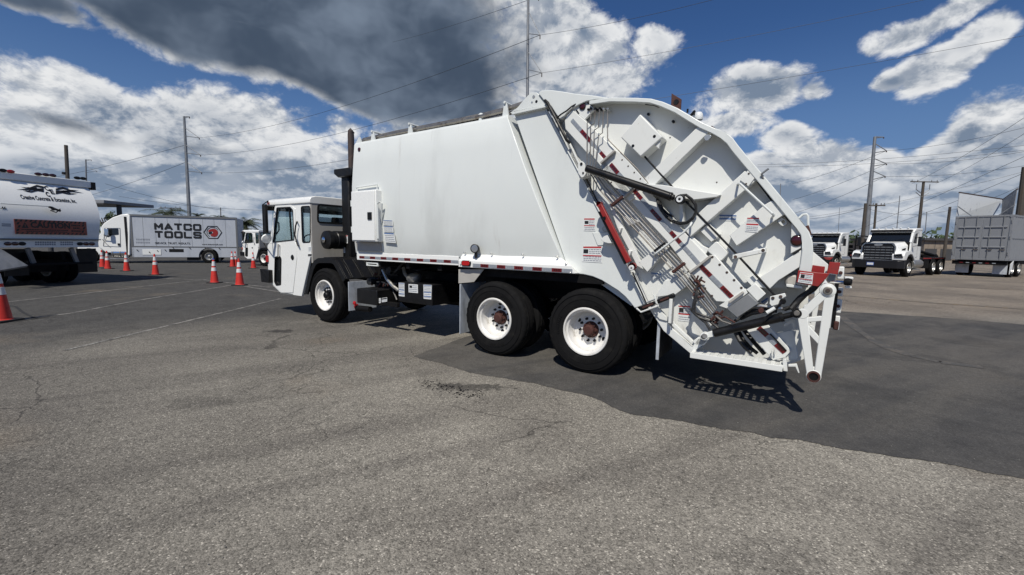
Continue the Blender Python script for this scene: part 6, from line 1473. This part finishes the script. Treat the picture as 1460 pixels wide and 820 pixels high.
for side_ in (0, 1):
    mb = MB(); vs = []
    for y, d_ in pts: x = (KW-d_) if side_ else d_; vs += [(x, y, kz0+.12), (x, y, kz1-.08)]
    mb.add(vs, [(2*i, 2*i+1, 2*i+3, 2*i+2) for i in range(npt)]); mb.build('side_wall', 'container_grey', KT, smooth=False)
    x = KW-.1 if side_ else 0; MB().box(x, x+.1, .12, 6.1, kz1-.1, kz1).box(x, x+.1, .12, 6.1, kz0, kz0+.14).box(x, x+.1, .12, 6.1, kz0+1.3, kz0+1.36).build('side_rail', 'container_grey', KT, merge=False)
MB().box(.05, KW-.05, .1, 6.0, kz0+.02, kz0+.1).build('container_floor', 'container_grey', KT)
# raised lids: left lid folded back showing its pale ribbed inside, right lid upright
def lid(name, pts3, nr, m_):
    a, b_, c, d_ = [Vector(p) for p in pts3]     # bottom left, bottom right, top right, top left
    nrm = (b_-a).cross(d_-a).normalized()*.03; mb = MB(); mb.add([a, b_, c, d_, a+nrm, b_+nrm, c+nrm, d_+nrm], [(0, 1, 2, 3), (4, 7, 6, 5), (0, 4, 5, 1), (1, 5, 6, 2), (2, 6, 7, 3), (3, 7, 4, 0)])
    o = mb.build(name, m_, KT)
    for i in range(nr):
        f = (i+.5)/nr; p = a+(b_-a)*f; q = d_+(c-d_)*f; MB().bar(p-nrm*.6, q-nrm*.6, .06, .05, nrm).build('rib', m_, o)
    MB().bar(d_, c, .07, .07, nrm).build('lid_edge', 'rust_dark', o)
K = lambda px, py, y: FC.P(px, py, y)
lid('lid', (K(1363, 307.5, .3), K(1416, 307.5, 2.6), K(1431, 284.5, 2.9), K(1367.5, 274.5, .3)), 5, 'container_inner')
lid('lid', (K(1428, 309, 1.6), K(1444, 308, .3), K(1451, 269.5, .3), K(1430, 285, 2.6)), 4, 'container_grey')
MB().bar(K(1366, 294.5, .2), K(1385, 308, .2), .05, .05).bar(K(1447, 292, .2), K(1424, 307, .2), .05, .05).build('lid_prop', 'galvanised', KT)
# trailer under it
TR = thing('trailer', 'black trailer chassis with mud flaps carrying the grey container', 'trailer', (A_.x, A_.y, 0), rzc)
for x in (.6, KW-.7): MB().box(x, x+.12, .1, 7, .72, .97).build('frame_rail', 'chassis_black', TR)
MB().box(.05, KW-.05, .1, .2, .72, .95).build('rear_beam', 'chassis_black', TR); tp = MB()
for i in range(6): MB().box(.4+i*.28, .55+i*.28, .085, .098, .80, .85).build('reflective_strip', 'tape_red' if i % 2 == 0 else 'tape_silver', TR)
for x in (.12, KW-.72): MB().box(x, x+.6, .55, .57, .18, .78).build('mud_flap', 'mud_flap', TR)
for yy in (1.2, 2.5):
    for x, f_ in ((.05, 0), (KW-.05, 1)):
        w_ = link('wheel', WS['rim'], TR); w_.location = (x, yy, 0); w_.rotation_euler = (0, 0, pi/2 if f_ else -pi/2)
        for k, nm in (('tyre', 'tyre'), ('hub', 'hub'), ('nuts', 'wheel_nuts')): link(nm, WS[k], w_)
MB().prism_x([(.5, .2), (.5, .8), (1.0, 1.0), (.9, .6)], KW-.02, KW+.01).build('side_skirt', 'label_white', TR)

# ================================================================ POLES AND WIRES
def P3(px, py, d): return at(px, py, d)
def steel_pole(px0, py0, px1, d, label, arms, r=.28, top=None, lean=None):
    a = P3(px0, py0, d); base = Vector((P3(px1, 330, d).x, d, 0))
    t = thing('transmission_pole', label, 'utility pole', (base.x, base.y, 0), 0, 'steel transmission poles with zigzag arms')
    a = a-base
    MB().tube([(0, 0, 0), a*.5, a], [r, r*.75, r*.5], 12).build('pole', 'galvanised', t)
    for (ax_, ay, bx_, by, cx_, cy) in arms:
        p, q, c = (P3(ax_, ay, d)-base), (P3(bx_, by, d-1.0)-base), (P3(cx_, cy, d)-base)
        MB().tube([p, q], r*.16, 6).tube([c, q], r*.16, 6).build('crossarm', 'galvanised', t)
        MB().tube([q, q+Vector((0, 0, -.3))], r*.22, 6).build('insulator', 'rust_dark', t)
    return t
steel_pole(262.5, 166, 271, 80, 'slim grey steel transmission pole rising behind the lettered box truck', [(263.5, 182, 284, 196.5, 263.7, 194), (265, 207, 286, 221, 265.5, 218), (267, 232, 287.5, 246, 267.5, 244), (262.5, 166, 270, 166.5, 262.7, 168)], .36)
steel_pole(753.6, -70, 751, 36, 'tall pole directly behind the garbage truck, its top beyond the photo edge', [(753.5, 16, 770, 50, 753, 48), (752.5, 73, 772.5, 104, 752, 99), (754, -45, 768, -5, 753.5, -8)], .17)
steel_pole(1247.5, 195, 1236, 95, 'tall grey steel transmission pole to the right, left of the crossarm pole', [(1248, 205, 1264, 215, 1247, 218), (1246, 226, 1264, 233.5, 1245, 237), (1245, 244, 1262, 251.5, 1244, 256), (1247.5, 195, 1260, 195.5, 1247.5, 197)], .55)
steel_pole(122.3, 227.5, 124, 120, 'distant slim lamp-topped pole above the left truck', [(123, 238, 138, 244, 123, 246), (122.3, 227.5, 130, 228, 122.3, 229)], .3)
def wood_pole(px0, py0, px1, d, label, r=.16, cross=None, name='utility_pole', m_='wood_pole', grp='wooden utility poles'):
    a = P3(px0, py0, d); base = Vector((P3(px1, 330, d).x, d, 0)); t = thing(name, label, 'utility pole', (base.x, base.y, 0), 0, grp); a = a-base
    MB().tube([(0, 0, 0), a*.5, a], [r*.8, r*.72, r*.6], 10).build('pole', m_, t)
    if cross:
        for (w_, dz) in cross:
            c = a+Vector((0, -.1, -dz)); MB().box(c.x-w_, c.x+w_, -.2, -.08, c.z-.06, c.z+.06).build('crossarm', m_, t)
            for f in (-.9, -.5, .5, .9): MB().cyl((c.x+w_*f, -.14, c.z+.06), (c.x+w_*f, -.14, c.z+.28), .06, .04, 8).build('insulator', 'galvanised', t)
    return t
wood_pole(94, 207, 98.5, 28, 'weathered wooden pole standing behind the left truck', .15)
t = wood_pole(1317, 258.5, 1310, 60, 'wooden pole with a long crossarm and hanging insulators behind the white truck', .26, [(1.9, .1)])
for sx in (-1, 1): 
    a = P3(1317, 258.5, 60)-t.location; MB().tube([a+Vector((sx*.2, 0, -1.6)), a+Vector((sx*.9, 0, -1.1)), a+Vector((sx*.9, 0, -.4))], .05, 6).tube([a+Vector((sx*.2, 0, -2.0)), a+Vector((sx*.9, 0, -1.5))], .05, 6).build('insulator_string', 'galvanised', t)
wood_pole(1234.5, 290, 1231, 42, 'thick wooden pole beside the tall steel one, above the far truck', .22)
wood_pole(1249.5, 290, 1247, 50, 'short wooden pole with small transformer arm', .17, [(.9, .25)])
wood_pole(1354.5, 295, 1350, 40, 'plain wooden pole between the white truck and the container', .17)
wood_pole(1462, 238, 1452, 31, 'wide dark pole at the right edge behind the container', .30)
wood_pole(1283, 279, 1279, 110, 'thin pale pole far off behind the white truck roof', .14, m_='galvanised', grp='far thin poles')
wood_pole(1321.5, 302, 1320.5, 95, 'thin pale pole just right of the crossarm pole', .12, m_='galvanised', grp='far thin poles')
wood_pole(314.5, 296, 315, 90, 'small far pole above the box truck roof', .13, m_='wood_pole', grp='far thin poles')
wood_pole(244, 296, 244, 70, 'small pole with a crossarm above the palm behind the box truck', .12, [(1.7, .1)], grp='far thin poles')
wood_pole(1113, 262, 1112, 130, 'tiny far pole beyond the tail of the garbage truck', .18, m_='galvanised', grp='far thin poles')
wood_pole(1197, 296, 1197, 100, 'faint thin street lamp mast above the far truck', .07, m_='galvanised', grp='far thin poles')
def wire(a, b_, sag=.6, r=.02, lab='thin overhead power line', k=20):
    a = Vector(a); b_ = Vector(b_); pts = [a+(b_-a)*(i/k)-Vector((0, 0, sag*4*(i/k)*(1-i/k))) for i in range(k+1)]
    o = MB().tube(pts, r, 5).build('power_line', 'wire'); tag(o, lab, 'power line', 'overhead power lines'); return o
def ppx(px, py, d): return P3(px, py, d)
WL = [
 ((284, 196.5, 79), (770, 50, 35), 1.4, 'upper power line from the left steel pole to the centre pole'),
 ((286, 221, 79), (772.5, 104, 35), 1.4, 'middle power line from the left steel pole to the centre pole'),
 ((287.5, 246, 79), (775, 165, 35), 1.4, 'lower power line from the left steel pole passing behind the truck body'),
 ((770, 50, 35), (1090, -20, 26), .25, 'power line running up and right from the centre pole top arm'),
 ((772.5, 104, 35), (1500, -42, 30), .35, 'long power line from the centre pole crossing the blue sky'),
 ((775, 165, 35), (1530, 38, 30), .2, 'long power line just above the truck tailgate running right'),
 ((20, 262, 115), (263.7, 207, 80), .7, 'faint power line left of the left steel pole, upper'), ((100, 285, 115), (265.5, 231, 80), .6, 'faint power line left of the left steel pole, lower'),
 ((768, -5, 35), (560, 60, 60), .2, 'short steep power line at the top centre'),
 ((170, 280, 70), (480, 300, 60), .8, 'low sagging cable above the box truck'), ((150, 262, 60), (320, 300, 70), .4, 'low thin cable beside the left steel pole'),
 ((1264, 215, 94), (1520, 166, 70), .9, 'upper power line right of the right steel pole'), ((1264, 233.5, 94), (1520, 205, 70), .9, 'middle power line right of the right steel pole'), ((1262, 251.5, 94), (1520, 226, 70), .9, 'lower power line right of the right steel pole'),
 ((1264, 215, 94), (1130, 262, 120), .5, 'upper power line left of the right steel pole'), ((1264, 233.5, 94), (1130, 285, 120), .5, 'middle power line left of the right steel pole'), ((1262, 251.5, 94), (1130, 305, 120), .5, 'lower power line left of the right steel pole'),
 ((1080, 235, 60), (1520, 200, 50), .5, 'paired cable crossing behind the right steel pole, upper'), ((1080, 238, 60), (1520, 207, 50), .6, 'paired cable crossing behind the right steel pole, lower'),
 ((1150, 310, 60), (1520, 228, 50), .6, 'rising cable above the container'), ((1235, 297, 42), (1354, 300, 40), .5, 'short cable between two wooden poles'), ((1354, 300, 40), (1462, 262, 31), .25, 'cable from the plain pole to the right edge pole'),
 ((1150, 312, 70), (1235, 296, 42), .25, 'short cable left of the thick wooden pole'), ((1300, 262, 60), (1480, 155, 30), .3, 'steep cable rising from the crossarm pole'), ((1334, 262, 60), (1500, 165, 30), .3, 'second steep cable rising from the crossarm pole'),
 ((1240, 330, 80), (1480, 238, 40), .4, 'low oblique cable behind the containers'), ((1180, 345, 90), (1500, 205, 45), .3, 'long oblique cable reaching the right edge'),
]
for a, b_, sg, lab in WL:
    d = (a[2]+b_[2])/2; wire(ppx(*a), ppx(*b_), sg, max(.012, d*.00034), lab)

# ================================================================ PALMS, TREES, FAR BUILDINGS
def palm(px, d, hpx, label, spread=1.7, nf=26, seed=1):
    r = random.Random(seed); base = P3(px, 335, d); base.z = 0; top = P3(px, hpx, d).z
    t = thing('palm_tree', label, 'palm tree', base, r.uniform(0, 6), 'palm trees behind the trucks')
    MB().tube([(0, 0, 0), (.1, 0, top*.5), (0, 0, top)], [.22, .17, .15], 9).build('trunk', 'bark', t)
    mb = MB()
    for i in range(nf):
        a = 2*pi*i/nf*2.6+r.uniform(-.2, .2); up = r.uniform(-.5, 1.1); L = spread*r.uniform(.8, 1.15); seg = 7; pr_ = []
        for k in range(seg+1):
            f = k/seg; pr_.append(Vector((cos(a)*L*f*cos(up*.6), sin(a)*L*f*cos(up*.6), top+L*f*sin(up)-.75*L*f*f*(.6+.3*up))))
        for k in range(1, seg+1):
            for q in range(3):
                f = (k-1+q/3)/seg; i0 = min(int(f*seg), seg-1); p = pr_[i0]+(pr_[i0+1]-pr_[i0])*(f*seg-i0); d_ = (pr_[i0+1]-pr_[i0]).normalized(); sd = d_.cross(Vector((0, 0, 1))).normalized()
                w_ = .5*L*(1-f*.75)*.55
                for sg in (-1, 1):
                    tip = p+sd*sg*w_+d_*w_*.5-Vector((0, 0, w_*r.uniform(.2, .7))); mb.add([p-d_*.025, p+d_*.045, tip], [(0, 1, 2)])
    mb.build('crown', 'palm_leaf', t, smooth=False, merge=False)
palm(240, 62, 303, 'small palm showing above the middle of the box truck roof', 3.2, 30, 2)
palm(351, 46, 318, 'palm with drooping fronds between the box truck and the far cab', 2.0, 34, 3)
palm(316, 75, 311, 'low palm tuft above the right end of the box truck', 2.0, 22, 4)
palm(284, 90, 307, 'tiny palm tuft right of the left steel pole base', 1.7, 20, 5)
palm(346, 60, 330, 'lower dark palm behind the palm beside the box truck', 2.4, 26, 8)
def bush(px, d, wpx, top, label, seed=1, n=420, m_='leaf', base_z=0.0, name='tree', cat='tree'):
    r = random.Random(seed); c = P3(px, 335, d); c.z = 0; H = P3(px, top, d).z; Wd = wpx/F_PX*d
    t = thing(name, label, cat, c, 0, None)
    mb = MB()
    for i in range(5): a = r.uniform(0, 6.28); mb.tube([(0, 0, 0), (cos(a)*Wd*.12, sin(a)*Wd*.12, H*.45), (cos(a)*Wd*.3, sin(a)*Wd*.3, H*.8)], [.16, .1, .04], 6)
    mb.build('trunk', 'bark', t); mb = MB()
    cl = [(r.gauss(0, Wd*.26), r.gauss(0, Wd*.2), H*r.uniform(.45, .86), r.uniform(.14, .26)*Wd) for _ in range(9)]
    for i in range(n):
        x, y, z, rr = cl[i % 9]; v = Vector((r.gauss(0, 1), r.gauss(0, 1), r.gauss(0, .8))).normalized()*rr*r.uniform(.6, 1.05); p = Vector((x, y, min(z, H*.85)))+v; s_ = Wd*r.uniform(.03, .055)
        u = Vector((r.gauss(0, 1), r.gauss(0, 1), r.gauss(0, 1))).normalized(); w_ = u.orthogonal().normalized(); mb.add([p+u*s_, p+w_*s_*.7, p-u*s_, p-w_*s_*.7], [(0, 1, 2, 3)])
    mb.build('crown', m_, t, smooth=False, merge=False)
bush(157, 52, 34, 300, 'dark leafy tree under the flat canopy behind the left truck', 5, 700)
bush(118, 70, 60, 318, 'low leafy tree mostly hidden behind the left truck', 6, 500)
bush(352, 58, 36, 332, 'dark shrub mass below the palm beside the far cab', 7, 600)
bush(262, 100, 60, 325, 'far tree line clump behind the box truck', 8, 400)
bush(1205, 120, 70, 341, 'low far trees beyond the far roll-off truck', 9, 500)
bush(1345, 120, 90, 338, 'low far trees beyond the white truck chassis', 10, 500)
# flat canopy behind the left truck
c0 = P3(130, 286, 34); c1 = P3(174, 290, 34)
CN = thing('canopy', 'flat grey canopy roof on a post behind the left truck', 'canopy', (c0.x, 34, 0), 0)
MB().box(-4, c1.x-c0.x, -1.5, 3.0, c1.z-.12, c1.z+.12).build('roof', 'container_grey', CN, .02); MB().box(-4, c1.x-c0.x-.02, -1.52, -1.5, c1.z-.2, c1.z-.121).build('fascia', 'roof_dark', CN)
p = P3(170, 300, 34); MB().cyl((p.x-c0.x, 0, 0), (p.x-c0.x, 0, c1.z-.12), .16).build('post', 'roof_dark', CN); MB().cyl((-3.5, 0, 0), (-3.5, 0, c1.z-.12), .16).build('post', 'roof_dark', CN)
# low buildings on the right
def building(px0, px1, top, d, label, m_='building_tan', roof='roof_dark', dep=12, wins=0):
    a, b_ = P3(px0, top, d), P3(px1, top, d); t = thing('warehouse', label, 'building', (a.x, d, 0), 0); L = b_.x-a.x
    MB().box(0, L, 0, dep, 0, a.z-.3).build('wall', m_, t); MB().box(-.3, L+.3, -.4, dep+.3, a.z-.3, a.z).build('roof', roof, t)
    for i in range(wins): x = L*(i+.5)/wins; MB().box(x-.8, x+.8, -.03, .01, .2, a.z*.55).build('door', 'roof_dark', t)
    for i in range(int(L/1.5)): MB().box(i*1.5, i*1.5+.06, -.02, 0.001, .0, a.z-.31).build('panel_seam', 'roof_dark', t)
    return t
building(1318, 1385, 339.5, 58, 'long low tan warehouse between the white truck and the container', wins=3)
building(1196, 1230, 346.5, 72, 'low dark shed between the two white roll-off trucks', 'roof_dark')
building(1120, 1200, 349, 110, 'far low building beyond the tail of the garbage truck', 'container_grey')
building(-60, 60, 330, 90, 'far low building beyond the left truck', 'building_tan')
building(290, 420, 333, 120, 'far low pale building behind the far cab-over truck', 'building_tan')
